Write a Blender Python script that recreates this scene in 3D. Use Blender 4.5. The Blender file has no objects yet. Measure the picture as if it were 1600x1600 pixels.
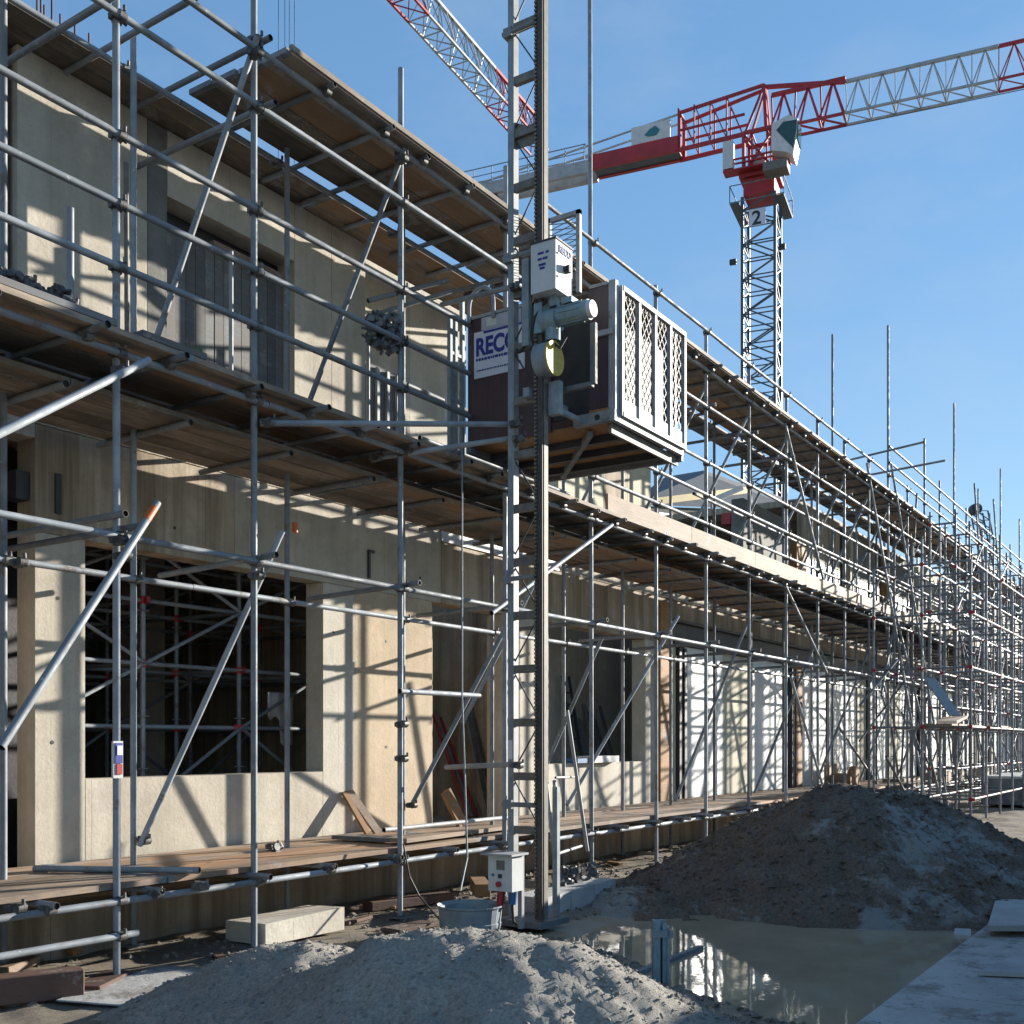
import bpy, bmesh, math, random
from mathutils import Vector, Matrix, noise, Quaternion
random.seed(7)
S = bpy.context.scene
COL = S.collection
# ------------------------------------------------------------------ camera, world, sun
CA, SA = math.cos(math.radians(33.4)), math.sin(math.radians(33.4))
F = 1700.0
cam_d = bpy.data.cameras.new('camera'); cam = bpy.data.objects.new('camera', cam_d); COL.objects.link(cam)
cam.location = (0, 0, 1.6); cam.rotation_euler = (math.radians(90), 0, math.radians(33.4 - 90))
cam_d.sensor_width = 36; cam_d.lens = F / 1600 * 36; cam_d.shift_y = 0.225
cam_d.clip_start = .05; cam_d.clip_end = 6000
S.camera = cam
SUN = Vector((2.67, -1, .71)).normalized()
w = bpy.data.worlds.new('World'); S.world = w; w.use_nodes = True
nt = w.node_tree; nt.nodes.clear()
sky = nt.nodes.new('ShaderNodeTexSky'); sky.sky_type = 'NISHITA'; sky.sun_disc = False
sky.sun_elevation = math.asin(SUN.z); sky.sun_rotation = math.atan2(SUN.x, SUN.y)
sky.altitude = 0; sky.air_density = 1.0; sky.dust_density = 0.0; sky.ozone_density = 3.0
bg = nt.nodes.new('ShaderNodeBackground'); bg.inputs[1].default_value = .13
wo = nt.nodes.new('ShaderNodeOutputWorld')
hs = nt.nodes.new('ShaderNodeHueSaturation'); hs.inputs['Saturation'].default_value = 1.55; hs.inputs['Hue'].default_value = .508
gm = nt.nodes.new('ShaderNodeGamma'); gm.inputs[1].default_value = .5; nt.links.new(sky.outputs[0], gm.inputs[0]); nt.links.new(gm.outputs[0], hs.inputs['Color']); tc = nt.nodes.new('ShaderNodeTexCoord'); mp = nt.nodes.new('ShaderNodeMapping'); mp.inputs['Scale'].default_value = (1.2, 1.2, 3.5)
nz = nt.nodes.new('ShaderNodeTexNoise'); nz.inputs['Scale'].default_value = 3.0; nz.inputs['Detail'].default_value = 7; nz.inputs['Roughness'].default_value = .62
mr = nt.nodes.new('ShaderNodeMapRange'); mr.inputs[1].default_value = .46; mr.inputs[2].default_value = .75; mr.inputs[3].default_value = 0; mr.inputs[4].default_value = .2
mx = nt.nodes.new('ShaderNodeMix'); mx.data_type = 'RGBA'; mx.inputs[7].default_value = (1.5, 1.7, 1.9, 1)
nt.links.new(tc.outputs['Generated'], mp.inputs[0]); nt.links.new(mp.outputs[0], nz.inputs['Vector']); nt.links.new(nz.outputs[0], mr.inputs[0]); nt.links.new(mr.outputs[0], mx.inputs[0])
nt.links.new(hs.outputs[0], mx.inputs[6]); nt.links.new(mx.outputs[2], bg.inputs[0]); nt.links.new(bg.outputs[0], wo.inputs[0])
sd = bpy.data.lights.new('sun', 'SUN'); sd.energy = 3.7; sd.angle = math.radians(.5); sd.color = (1, .93, .82)
so = bpy.data.objects.new('sun', sd); COL.objects.link(so); so.rotation_euler = SUN.to_track_quat('Z', 'Y').to_euler()
so.location = (0, -20, 30)
S.view_settings.view_transform = 'Standard'; S.view_settings.look = 'None'
S.view_settings.exposure = 1.62; S.view_settings.gamma = 1; S.view_settings.use_curve_mapping = False

# ------------------------------------------------------------------ helpers
WM = {}
def P(px, py, Y=None, d=None, X=None, Z=None):
    """place a point seen at photo pixel (px,py) at a given plane"""
    t = (px - 800) / F; v = (1160 - py) / F
    if Y is not None: d = Y / (SA - t * CA)
    elif X is not None: d = X / (CA + t * SA)
    elif Z is not None: d = (Z - 1.6) / v
    return Vector((d * (CA + t * SA), d * (SA - t * CA), 1.6 + v * d))

def adopt(o, par, wm):
    WM[o.name] = wm.copy()
    if par is not None:
        o.parent = par; o.matrix_parent_inverse = WM[par.name].inverted()
    o.matrix_basis = wm

def tag(o, label=None, cat=None, group=None, kind=None):
    if label: o['label'] = label
    if cat: o['category'] = cat
    if group: o['group'] = group
    if kind: o['kind'] = kind
    return o

def thing(name, label, cat, loc=(0, 0, 0), group=None, rz=0):
    o = bpy.data.objects.new(name, None); COL.objects.link(o)
    adopt(o, None, Matrix.Translation(Vector(loc)) @ Matrix.Rotation(rz, 4, 'Z'))
    o.empty_display_size = .2
    return tag(o, label, cat, group)

def inst(name, mesh, wm, par=None):
    o = bpy.data.objects.new(name, mesh); COL.objects.link(o); adopt(o, par, wm); return o

class MB:
    def __init__(s): s.v = []; s.f = []; s.m = []; s.sm = []
    def add(s, vs, fs, mi=0, smooth=False):
        n = len(s.v); s.v += [tuple(v) for v in vs]
        for f in fs: s.f.append(tuple(i + n for i in f)); s.m.append(mi); s.sm.append(smooth)
        return s
    def box(s, x0, x1, y0, y1, z0, z1, mi=0):
        vs = [(x, y, z) for z in (z0, z1) for y in (y0, y1) for x in (x0, x1)]
        return s.add(vs, [(0, 2, 3, 1), (4, 5, 7, 6), (0, 1, 5, 4), (2, 6, 7, 3), (0, 4, 6, 2), (1, 3, 7, 5)], mi)
    def hexa(s, pts, mi=0):
        return s.add(pts, [(0, 3, 2, 1), (4, 5, 6, 7), (0, 1, 5, 4), (1, 2, 6, 5), (2, 3, 7, 6), (3, 0, 4, 7)], mi)
    def beam(s, a, b, wd, ht=None, mi=0, up=(0, 0, 1)):
        a = Vector(a); b = Vector(b); ht = ht or wd; dz = (b - a).normalized(); u = Vector(up)
        if abs(dz.dot(u)) > .99: u = Vector((1, 0, 0))
        sx = dz.cross(u).normalized() * wd / 2; sy = sx.cross(dz).normalized() * ht / 2
        return s.hexa([a - sx - sy, a + sx - sy, a + sx + sy, a - sx + sy, b - sx - sy, b + sx - sy, b + sx + sy, b - sx + sy], mi)
    def cyl(s, a, b, r, n=10, mi=0, r2=None, caps=True, smooth=True):
        a = Vector(a); b = Vector(b); r2 = r if r2 is None else r2; dz = (b - a).normalized()
        u = Vector((0, 0, 1)) if abs(dz.z) < .9 else Vector((1, 0, 0))
        sx = dz.cross(u).normalized(); sy = dz.cross(sx)
        vs = []
        for p, rr in ((a, r), (b, r2)):
            for i in range(n):
                t = 2 * math.pi * i / n; vs.append(p + (sx * math.cos(t) + sy * math.sin(t)) * rr)
        s.add(vs, [(i, i + n, (i + 1) % n + n, (i + 1) % n) for i in range(n)], mi, smooth)
        if caps: s.add(vs[:n], [tuple(range(n))], mi); s.add(vs[n:], [tuple(reversed(range(n)))], mi)
        return s
    def path(s, pts, r, n=8, mi=0):
        pts = [Vector(p) for p in pts]
        for a, b in zip(pts, pts[1:]): s.cyl(a, b, r, n, mi)
        return s
    def prism(s, poly, axis_off, mi=0):
        n = len(poly); a = [Vector(p) for p in poly]; o = Vector(axis_off); b = [p + o for p in a]
        return s.add(a + b, [tuple(range(n)), tuple(reversed(range(n, 2 * n)))] + [(i, i + n, (i + 1) % n + n, (i + 1) % n) for i in range(n)], mi)
    def mesh(s, name, mats, off=Vector((0, 0, 0)), fixn=True):
        me = bpy.data.meshes.new(name)
        me.from_pydata([(v[0] - off.x, v[1] - off.y, v[2] - off.z) for v in s.v], [], s.f)
        for m in (mats if isinstance(mats, (list, tuple)) else [mats]): me.materials.append(m)
        me.polygons.foreach_set('material_index', s.m); me.polygons.foreach_set('use_smooth', s.sm)
        if fixn:
            bm = bmesh.new(); bm.from_mesh(me); bmesh.ops.recalc_face_normals(bm, faces=bm.faces); bm.to_mesh(me); bm.free()
        me.update(); return me
    def build(s, name, mats, par=None, fixn=True):
        xs = [v[0] for v in s.v]; ys = [v[1] for v in s.v]; zs = [v[2] for v in s.v]
        c = Vector(((min(xs) + max(xs)) / 2, (min(ys) + max(ys)) / 2, min(zs)))
        return inst(name, s.mesh(name, mats, c, fixn), Matrix.Translation(c), par)

# ------------------------------------------------------------------ materials
M = {}
def newmat(name):
    m = bpy.data.materials.new(name); m.use_nodes = True; M[name] = m
    n = m.node_tree; b = n.nodes['Principled BSDF']; return m, n, b
def nd(n, t, **k):
    x = n.nodes.new(t)
    for a, v in k.items(): setattr(x, a, v)
    return x
def noise_fac(n, scale, det=4, vec=None, stretch=None, rough=.6, lo=.35, hi=.65):
    g = nd(n, 'ShaderNodeNewGeometry')
    src = vec or g.outputs['Position']
    if stretch:
        mp = nd(n, 'ShaderNodeMapping'); mp.inputs['Scale'].default_value = stretch
        n.links.new(src, mp.inputs[0]); src = mp.outputs[0]
    t = nd(n, 'ShaderNodeTexNoise'); t.inputs['Scale'].default_value = scale; t.inputs['Detail'].default_value = det; t.inputs['Roughness'].default_value = rough
    n.links.new(src, t.inputs['Vector'])
    r = nd(n, 'ShaderNodeMapRange'); r.inputs[1].default_value = lo; r.inputs[2].default_value = hi
    n.links.new(t.outputs[0], r.inputs[0]); return r.outputs[0]
def mix(n, fac, a, b, mode='MIX'):
    x = nd(n, 'ShaderNodeMix', data_type='RGBA', blend_type=mode)
    if isinstance(fac, (int, float)): x.inputs[0].default_value = fac
    else: n.links.new(fac, x.inputs[0])
    for i, c in ((6, a), (7, b)):
        if isinstance(c, (tuple, list)): x.inputs[i].default_value = (*c, 1)
        else: n.links.new(c, x.inputs[i])
    return x.outputs[2]
def mul(n, f, k):
    x = nd(n, 'ShaderNodeMath', operation='MULTIPLY'); n.links.new(f, x.inputs[0])
    if isinstance(k, (int, float)): x.inputs[1].default_value = k
    else: n.links.new(k, x.inputs[1])
    return x.outputs[0]
def bump(n, b, fac, strength, dist=.01):
    x = nd(n, 'ShaderNodeBump'); x.inputs['Strength'].default_value = strength; x.inputs['Distance'].default_value = dist
    n.links.new(fac, x.inputs['Height']); n.links.new(x.outputs[0], b.inputs['Normal'])
def simple(name, c1, c2=None, rough=.6, metal=0, scale=6, bmp=0, bscale=60, rnd=0, stretch=None):
    m, n, b = newmat(name)
    c2 = c2 or tuple(v * .75 for v in c1)
    col = mix(n, noise_fac(n, scale, 5, stretch=stretch), c1, c2)
    if rnd:
        oi = nd(n, 'ShaderNodeObjectInfo'); r = nd(n, 'ShaderNodeMapRange'); r.inputs[3].default_value = 1 - rnd; r.inputs[4].default_value = 1 + rnd
        n.links.new(oi.outputs['Random'], r.inputs[0])
        col = mix(n, 1.0, col, r.outputs[0], 'MULTIPLY')
    n.links.new(col, b.inputs['Base Color']); b.inputs['Roughness'].default_value = rough; b.inputs['Metallic'].default_value = metal
    if bmp: bump(n, b, noise_fac(n, bscale, 3, lo=0, hi=1), bmp)
    return m
simple('galv_bright', (.34, .35, .355), (.24, .25, .26), .6, .1, 9, .1, 90, .1)
simple('mast_steel', (.27, .32, .34), (.18, .22, .25), .6, .1, 8, .2, 70)
simple('mast_rack', (.05, .047, .045), (.09, .075, .065), .7, .1, 20)
simple('mast_brown', (.20, .185, .16), (.12, .11, .095), .65, .1, 12)
simple('coupler', (.15, .155, .16), (.07, .065, .06), .55, .3, 30, .2, 90, .3)
def tubemat(name, c1, c2, rough, metal):
    m, n, b = newmat(name)
    oi = nd(n, 'ShaderNodeObjectInfo'); g = nd(n, 'ShaderNodeNewGeometry')
    ad = nd(n, 'ShaderNodeVectorMath', operation='ADD'); cb = nd(n, 'ShaderNodeCombineXYZ'); k = mul(n, oi.outputs['Random'], 53.0)
    n.links.new(k, cb.inputs[0]); n.links.new(k, cb.inputs[2]); n.links.new(g.outputs['Position'], ad.inputs[0]); n.links.new(cb.outputs[0], ad.inputs[1])
    v = ad.outputs[0]
    col = mix(n, noise_fac(n, 4, 5, vec=v), c1, c2)
    r = nd(n, 'ShaderNodeMapRange'); r.inputs[3].default_value = .72; r.inputs[4].default_value = 1.2; n.links.new(oi.outputs['Random'], r.inputs[0])
    col = mix(n, 1.0, col, r.outputs[0], 'MULTIPLY')
    col = mix(n, mul(n, noise_fac(n, 5, 5, vec=v, lo=.58, hi=.66, rough=.7), .7), col, (.16, .11, .08))
    col = mix(n, mul(n, noise_fac(n, 16, 5, vec=v, lo=.62, hi=.68, rough=.7), .8), col, (.50, .49, .46))
    n.links.new(col, b.inputs['Base Color']); b.inputs['Metallic'].default_value = metal; b.inputs['Specular IOR Level'].default_value = .35
    rr = nd(n, 'ShaderNodeMapRange'); rr.inputs[3].default_value = rough - .08; rr.inputs[4].default_value = rough + .25; n.links.new(noise_fac(n, 7, 4, vec=v, lo=.35, hi=.65), rr.inputs[0]); n.links.new(rr.outputs[0], b.inputs['Roughness'])
tubemat('galv', (.30, .33, .36), (.20, .225, .25), .55, .12)
tubemat('galv_dull', (.24, .255, .27), (.15, .165, .18), .6, .1)
simple('black', (.02, .02, .022), (.035, .035, .035), .6)
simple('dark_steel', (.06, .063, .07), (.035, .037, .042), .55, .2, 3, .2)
simple('red', (.42, .02, .03), (.30, .015, .02), .5, 0, 5)
simple('crane_red', (.42, .025, .035), (.28, .02, .025), .55, 0, .9)
simple('crane_grey', (.42, .44, .44), (.30, .31, .31), .5, .1, 1.5)
simple('crane_mast', (.075, .095, .11), (.05, .065, .075), .5, .2, 1.5)
simple('white', (.66, .66, .65), (.54, .54, .53), .5, 0, 3, .05)
simple('white_sheet', (.70, .70, .68), (.58, .59, .58), .45, 0, 1.2, .1, 8)
simple('cabinet', (.60, .61, .60), (.52, .53, .53), .45, 0, 6)
simple('blue_print', (.02, .035, .28), None, .5)
simple('sign_white', (.66, .68, .76), (.60, .62, .70), .4)
simple('sign_grey', (.42, .44, .52), (.36, .38, .45), .4, 0, 12)
simple('panel_brown', (.075, .042, .048), (.048, .028, .033), .42, 0, 3, .05, 40, 0, (8, 8, .6))
simple('motor', (.24, .33, .36), (.17, .24, .27), .5, .1, 14)
simple('yellow', (.55, .42, .05), (.38, .29, .04), .5, 0, 14)
simple('yellow_beam', (.55, .36, .02), (.42, .28, .02), .5)
simple('blue_plug', (.02, .12, .30), None, .45)
simple('teal', (.03, .20, .22), (.02, .15, .17), .4)
simple('glass_dark', (.02, .06, .06), (.03, .09, .085), .08)
simple('rebar', (.10, .05, .035), (.06, .03, .02), .7, .3)
simple('orange_paint', (.75, .18, .04), (.55, .12, .03), .5)
simple('green', (.03, .12, .05), (.05, .16, .06), .5)
simple('foliage', (.05, .10, .025), (.09, .14, .04), .6, 0, 3)
simple('tarp_blue', (.05, .10, .14), (.03, .07, .10), .6)
simple('asphalt_roof', (.16, .165, .17), (.12, .12, .125), .8, 0, 2)
simple('rubber', (.03, .03, .03), None, .6)

def concrete(name, c1, c2, stain=.6, lines=True):
    m, n, b = newmat(name)
    g = nd(n, 'ShaderNodeNewGeometry'); sp = nd(n, 'ShaderNodeSeparateXYZ'); n.links.new(g.outputs['Position'], sp.inputs[0])
    col = mix(n, noise_fac(n, 1.1, 8, lo=.36, hi=.64, rough=.7), c1, c2)
    col = mix(n, mul(n, noise_fac(n, 8, 8, lo=.48, hi=.72, rough=.8), .35), col, tuple(v * .6 for v in c2))
    col = mix(n, mul(n, noise_fac(n, 34, 5, lo=.5, hi=.75, rough=.8), .2), col, tuple(v * .5 for v in c2))
    # vertical run-off streaks
    col = mix(n, mul(n, noise_fac(n, .7, 5, lo=.52, hi=.68), .5), col, tuple(v * .6 for v in c2))
    col = mix(n, mul(n, noise_fac(n, 2.6, 6, lo=.55, hi=.7, rough=.7), .4), col, tuple(min(1, v * 1.3) for v in c1))
    st = noise_fac(n, 1, 4, stretch=(4.2, 4.2, .22), lo=.40, hi=.66, rough=.7)
    col = mix(n, mul(n, st, stain if stain > .85 else stain * .5), col, tuple(v * .5 for v in (c2[0], c2[1] * .9, c2[2] * .78)))
    st2 = noise_fac(n, 1, 3, stretch=(11, 11, .45), lo=.6, hi=.8)
    col = mix(n, mul(n, st2, .45 if stain > .85 else .12), col, tuple(v * .45 for v in c2))
    # pores
    vo = nd(n, 'ShaderNodeTexVoronoi'); vo.inputs['Scale'].default_value = 17; n.links.new(g.outputs['Position'], vo.inputs['Vector'])
    pr = nd(n, 'ShaderNodeMapRange'); pr.inputs[1].default_value = .06; pr.inputs[2].default_value = .10; pr.inputs[3].default_value = 1; pr.inputs[4].default_value = 0
    n.links.new(vo.outputs['Distance'], pr.inputs[0])
    pm = mul(n, pr.outputs[0], noise_fac(n, 3, 3, lo=.42, hi=.52))
    col = mix(n, mul(n, pm, .65), col, tuple(v * .35 for v in c2))
    if lines:   # board marks left by the formwork
        mm = nd(n, 'ShaderNodeMath', operation='MULTIPLY'); n.links.new(sp.outputs[0], mm.inputs[0]); mm.inputs[1].default_value = 4.3 if stain > .85 else 2.7
        fr = nd(n, 'ShaderNodeMath', operation='FRACT'); n.links.new(mm.outputs[0], fr.inputs[0])
        lt = nd(n, 'ShaderNodeMath', operation='LESS_THAN'); n.links.new(fr.outputs[0], lt.inputs[0]); lt.inputs[1].default_value = .022
        lf = mul(n, lt.outputs[0], noise_fac(n, 1, 2, stretch=(2.7, 2.7, .35), lo=.38 if stain > .85 else .45, hi=.6))
        col = mix(n, mul(n, lf, .8 if stain > .85 else .45), col, tuple(v * .4 for v in c2))
    n.links.new(col, b.inputs['Base Color']); b.inputs['Roughness'].default_value = .82
    bump(n, b, noise_fac(n, 30, 6, lo=0, hi=1), .35, .01)
    return m
concrete('concrete', (.57, .52, .43), (.44, .395, .32))
concrete('concrete_warm', (.57, .46, .325), (.46, .36, .245), .4)
concrete('concrete_pale', (.60, .56, .475), (.48, .44, .365), .35)
concrete('concrete_grey', (.53, .445, .34), (.38, .31, .225), .95)
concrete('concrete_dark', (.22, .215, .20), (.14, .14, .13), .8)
concrete('concrete_slab', (.46, .46, .45), (.33, .33, .325), 0, False)
concrete('concrete_cream', (.58, .55, .43), (.50, .47, .36), .25)
def rough_concrete():
    m, n, b = newmat('concrete_rough')
    f = noise_fac(n, 14, 8, lo=.38, hi=.62, rough=.75)
    n.links.new(mix(n, f, (.40, .35, .28), (.56, .51, .42)), b.inputs['Base Color']); b.inputs['Roughness'].default_value = .9
    bump(n, b, noise_fac(n, 18, 8, lo=0, hi=1, rough=.75), .5, .02)
rough_concrete()

def slab_mat():
    m, n, b = newmat('slab_muddy')
    col = mix(n, noise_fac(n, 1.5, 7, lo=.38, hi=.62, rough=.7), (.46, .455, .44), (.34, .335, .32))
    col = mix(n, mul(n, noise_fac(n, 2.2, 9, lo=.50, hi=.60, rough=.75), .8), col, (.17, .15, .125))
    col = mix(n, mul(n, noise_fac(n, 14, 6, lo=.6, hi=.66, rough=.75), .85), col, (.09, .08, .068))
    n.links.new(col, b.inputs['Base Color']); b.inputs['Roughness'].default_value = .85
    bump(n, b, noise_fac(n, 12, 8, lo=.3, hi=.8, rough=.75), .8, .012)
slab_mat()

def wood(name, c1, c2, c3, rnd=.3, wet=0):
    m, n, b = newmat(name)
    tc = nd(n, 'ShaderNodeTexCoord'); oi = nd(n, 'ShaderNodeObjectInfo'); g = nd(n, 'ShaderNodeNewGeometry')
    ad = nd(n, 'ShaderNodeVectorMath', operation='ADD'); cb = nd(n, 'ShaderNodeCombineXYZ')
    k = mul(n, oi.outputs['Random'], 37.0); n.links.new(k, cb.inputs[0]); n.links.new(k, cb.inputs[1])
    n.links.new(g.outputs['Position'], ad.inputs[0]); n.links.new(cb.outputs[0], ad.inputs[1])
    gr = noise_fac(n, 1, 6, vec=ad.outputs[0], stretch=(1.2, 38, 38), lo=.3, hi=.7, rough=.65)
    pa = noise_fac(n, 1, 6, vec=ad.outputs[0], stretch=(1.3, 4, 4), lo=.42, hi=.6, rough=.7)
    col = mix(n, gr, c1, c2); col = mix(n, pa, col, c3)
    r = nd(n, 'ShaderNodeMapRange'); r.inputs[3].default_value = 1 - rnd; r.inputs[4].default_value = 1 + rnd; n.links.new(oi.outputs['Random'], r.inputs[0])
    col = mix(n, 1.0, col, r.outputs[0], 'MULTIPLY')
    sp2 = nd(n, 'ShaderNodeMath', operation='FRACT'); n.links.new(mul(n, oi.outputs['Random'], 7.31), sp2.inputs[0])
    hv = nd(n, 'ShaderNodeMapRange'); hv.inputs[1].default_value = .6; hv.inputs[2].default_value = .95; hv.inputs[3].default_value = 0; hv.inputs[4].default_value = .55; n.links.new(sp2.outputs[0], hv.inputs[0])
    if rnd > .35: col = mix(n, hv.outputs[0], col, (c1[0] * 1.35, c1[1] * .95, c1[2] * .6))
    col = mix(n, mul(n, noise_fac(n, 3.2, 6, vec=ad.outputs[0], lo=.56, hi=.62, rough=.75), .6), col, (.30, .28, .255))
    n.links.new(col, b.inputs['Base Color']); b.inputs['Roughness'].default_value = .75
    bump(n, b, gr, .3, .006)
wood('wood_deck', (.31, .24, .175), (.18, .137, .10), (.13, .11, .09), .5)
wood('wood_floor', (.38, .28, .20), (.24, .17, .12), (.17, .13, .10), .4)
wood('wood_pale', (.36, .26, .185), (.27, .19, .13), (.22, .165, .12), .25)
wood('wood_orange', (.38, .20, .075), (.28, .14, .05), (.24, .13, .06), .2)
wood('wood_dark', (.13, .065, .045), (.08, .04, .03), (.10, .06, .045), .2)
wood('wood_grey', (.19, .20, .21), (.12, .125, .13), (.15, .14, .13), .25)

def ground_mat(name, ca, cb, cc, s1=.8, s2=9, bs=40, bd=.03, rough=.95, wetness=False, patch=None):
    m, n, b = newmat(name)
    col = mix(n, noise_fac(n, s1, 6, lo=.38, hi=.62), ca, cb)
    col = mix(n, mul(n, noise_fac(n, s2, 8, lo=.42, hi=.7, rough=.75), .8), col, cc)
    if patch:
        col = mix(n, mul(n, noise_fac(n, patch[1], 9, lo=patch[2], hi=patch[2] + .06, stretch=patch[3], rough=.72), .85), col, patch[0])
    n.links.new(col, b.inputs['Base Color'])
    if wetness:
        wf = noise_fac(n, .9, 4, lo=.45, hi=.58); r = nd(n, 'ShaderNodeMapRange'); r.inputs[3].default_value = rough; r.inputs[4].default_value = .35
        n.links.new(wf, r.inputs[0]); n.links.new(r.outputs[0], b.inputs['Roughness'])
    else: b.inputs['Roughness'].default_value = rough
    bump(n, b, noise_fac(n, bs, 8, lo=0, hi=1, rough=.8), 1, bd)
ground_mat('mud', (.21, .175, .135), (.29, .245, .185), (.12, .105, .09), .8, 8, 30, .03, .9, True)
ground_mat('sand', (.66, .61, .53), (.53, .49, .43), (.17, .17, .165), 1.6, 45, 60, .05)
ground_mat('dirt', (.29, .215, .16), (.38, .30, .235), (.07, .052, .042), 2.0, 30, 34, .09, .9, False, ((.55, .56, .53), .9, .545, (1, .7, .35)))
ground_mat('gravel', (.34, .30, .25), (.25, .22, .18), (.12, .11, .10), 4, 30, 50, .03)
def water():
    m, n, b = newmat('water')
    n.links.new(mix(n, noise_fac(n, 1.6, 5, lo=.35, hi=.7), (.32, .255, .17), (.40, .325, .225)), b.inputs['Base Color'])
    b.inputs['Roughness'].default_value = .03; b.inputs['IOR'].default_value = 1.33
    b.inputs['Specular IOR Level'].default_value = .6
    bump(n, b, noise_fac(n, 3.2, 3, lo=0, hi=1), .045, .02)
water()

# ------------------------------------------------------------------ shared unit meshes
def unit_tube(mat, n=12):
    mb = MB(); mb.cyl((0, 0, 0), (0, 0, 1), 1, n, 0, caps=False)
    vs = []
    for z, r in ((0, 1), (0, .84), (.012, .84)):
        vs += [(r * math.cos(2 * math.pi * i / n), r * math.sin(2 * math.pi * i / n), z) for i in range(n)]
    for z, r in ((1, 1), (1, .84), (.988, .84)):
        vs += [(r * math.cos(2 * math.pi * i / n), r * math.sin(2 * math.pi * i / n), z) for i in range(n)]
    fs = []
    for base in (0, 3 * n):
        for k in (0, 1): fs += [(base + k * n + i, base + k * n + (i + 1) % n, base + (k + 1) * n + (i + 1) % n, base + (k + 1) * n + i) for i in range(n)]
        fs.append(tuple(base + 2 * n + i for i in range(n)))
    mb.add(vs, fs, 1)
    return mb.mesh('tube_' + mat, [M[mat], M['black']])
TUBE = {}
def tube_mesh(mat, n=12):
    if (mat, n) not in TUBE: TUBE[(mat, n)] = unit_tube(mat, n)
    return TUBE[(mat, n)]
def seg_mat(a, b, r):
    a = Vector(a); b = Vector(b); q = (b - a).to_track_quat('Z', 'Y')
    return Matrix.Translation(a) @ q.to_matrix().to_4x4() @ Matrix.Diagonal((r, r, (b - a).length, 1))
def tube(name, a, b, par, mat='galv', r=.0245, n=12):
    return inst(name, tube_mesh(mat, n), seg_mat(a, b, r), par)
BOX = {}
def box_mesh(mat):
    if mat not in BOX:
        mb = MB()
        if mat in ('wood_deck', 'wood_floor'): mb.box(.014, .986, 0, 1, 0, 1); mb.box(0, .014, -.004, 1.004, -.03, 1.03, 1); mb.box(.986, 1, -.004, 1.004, -.03, 1.03, 1); BOX[mat] = mb.mesh('board_' + mat, [M[mat], M['galv_dull']])
        else: mb.box(0, 1, 0, 1, 0, 1); BOX[mat] = mb.mesh('board_' + mat, M[mat])
    return BOX[mat]
def board(name, x0, x1, y0, y1, z0, z1, par, mat='wood_deck', rz=0):
    wm = Matrix.Translation((x0, y0, z0)) @ Matrix.Rotation(rz, 4, 'Z') @ Matrix.Diagonal((x1 - x0, y1 - y0, z1 - z0, 1))
    return inst(name, box_mesh(mat), wm, par)
def coupler_mesh():
    mb = MB()
    mb.cyl((0, 0, -.028), (0, 0, .028), .036, 8)                     # collar on the upright (local z)
    mb.cyl((-.028, -.05, 0), (.028, -.05, 0), .034, 8)               # collar on the horizontal (local x)
    mb.box(-.02, .02, -.04, -.012, -.022, .022)
    mb.cyl((.03, -.01, 0), (.075, .0, 0), .011, 6); mb.cyl((0, -.085, .02), (0, -.085, .055), .011, 6)
    mb.box(-.055, -.03, -.02, .02, -.02, .02)
    return mb.mesh('coupler', M['coupler'])
COUP = coupler_mesh()
CAM = Vector((0, 0, 1.6))
def emit(name, items, par, limit=295):
    """items: (mesh, matrix). nearest ones as parts, the rest joined as one stuff part"""
    items = sorted(items, key=lambda it: (it[1].translation - CAM).length)
    for me, wm in items[:limit]: inst(name, me, wm, par)
    rest = items[limit:]
    if rest:
        mb = MB(); mats = []
        for me, wm in rest:
            if me.materials[0] not in mats: mats += [mm for mm in me.materials if mm not in mats]
            vs = [wm @ v.co for v in me.vertices]
            n0 = len(mb.v); mb.v += [tuple(v) for v in vs]
            for p in me.polygons:
                mb.f.append(tuple(i + n0 for i in p.vertices)); mb.m.append(mats.index(me.materials[p.material_index])); mb.sm.append(p.use_smooth)
        o = mb.build(name, mats, par, fixn=False); o['kind'] = 'stuff'

def text_mesh(txt, size, mat, bold=.0, depth=.002):
    cu = bpy.data.curves.new('txt', 'FONT'); cu.body = txt; cu.size = size; cu.offset = bold; cu.extrude = depth; cu.align_x = 'LEFT'
    o = bpy.data.objects.new('txt', cu); COL.objects.link(o)
    dg = bpy.context.evaluated_depsgraph_get(); me = bpy.data.meshes.new_from_object(o.evaluated_get(dg))
    bpy.data.objects.remove(o); me.materials.clear(); me.materials.append(M[mat]); return me
def put_text(name, txt, size, mat, origin, right, up, par, bold=0, sx=1):
    me = text_mesh(txt, size, mat, bold)
    r = Vector(right).normalized(); u = Vector(up).normalized(); nrm = r.cross(u)
    wm = Matrix(((r.x, u.x, nrm.x, origin[0]), (r.y, u.y, nrm.y, origin[1]), (r.z, u.z, nrm.z, origin[2]), (0, 0, 0, 1))) @ Matrix.Diagonal((sx, 1, 1, 1))
    return inst(name, me, wm, par)

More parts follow.
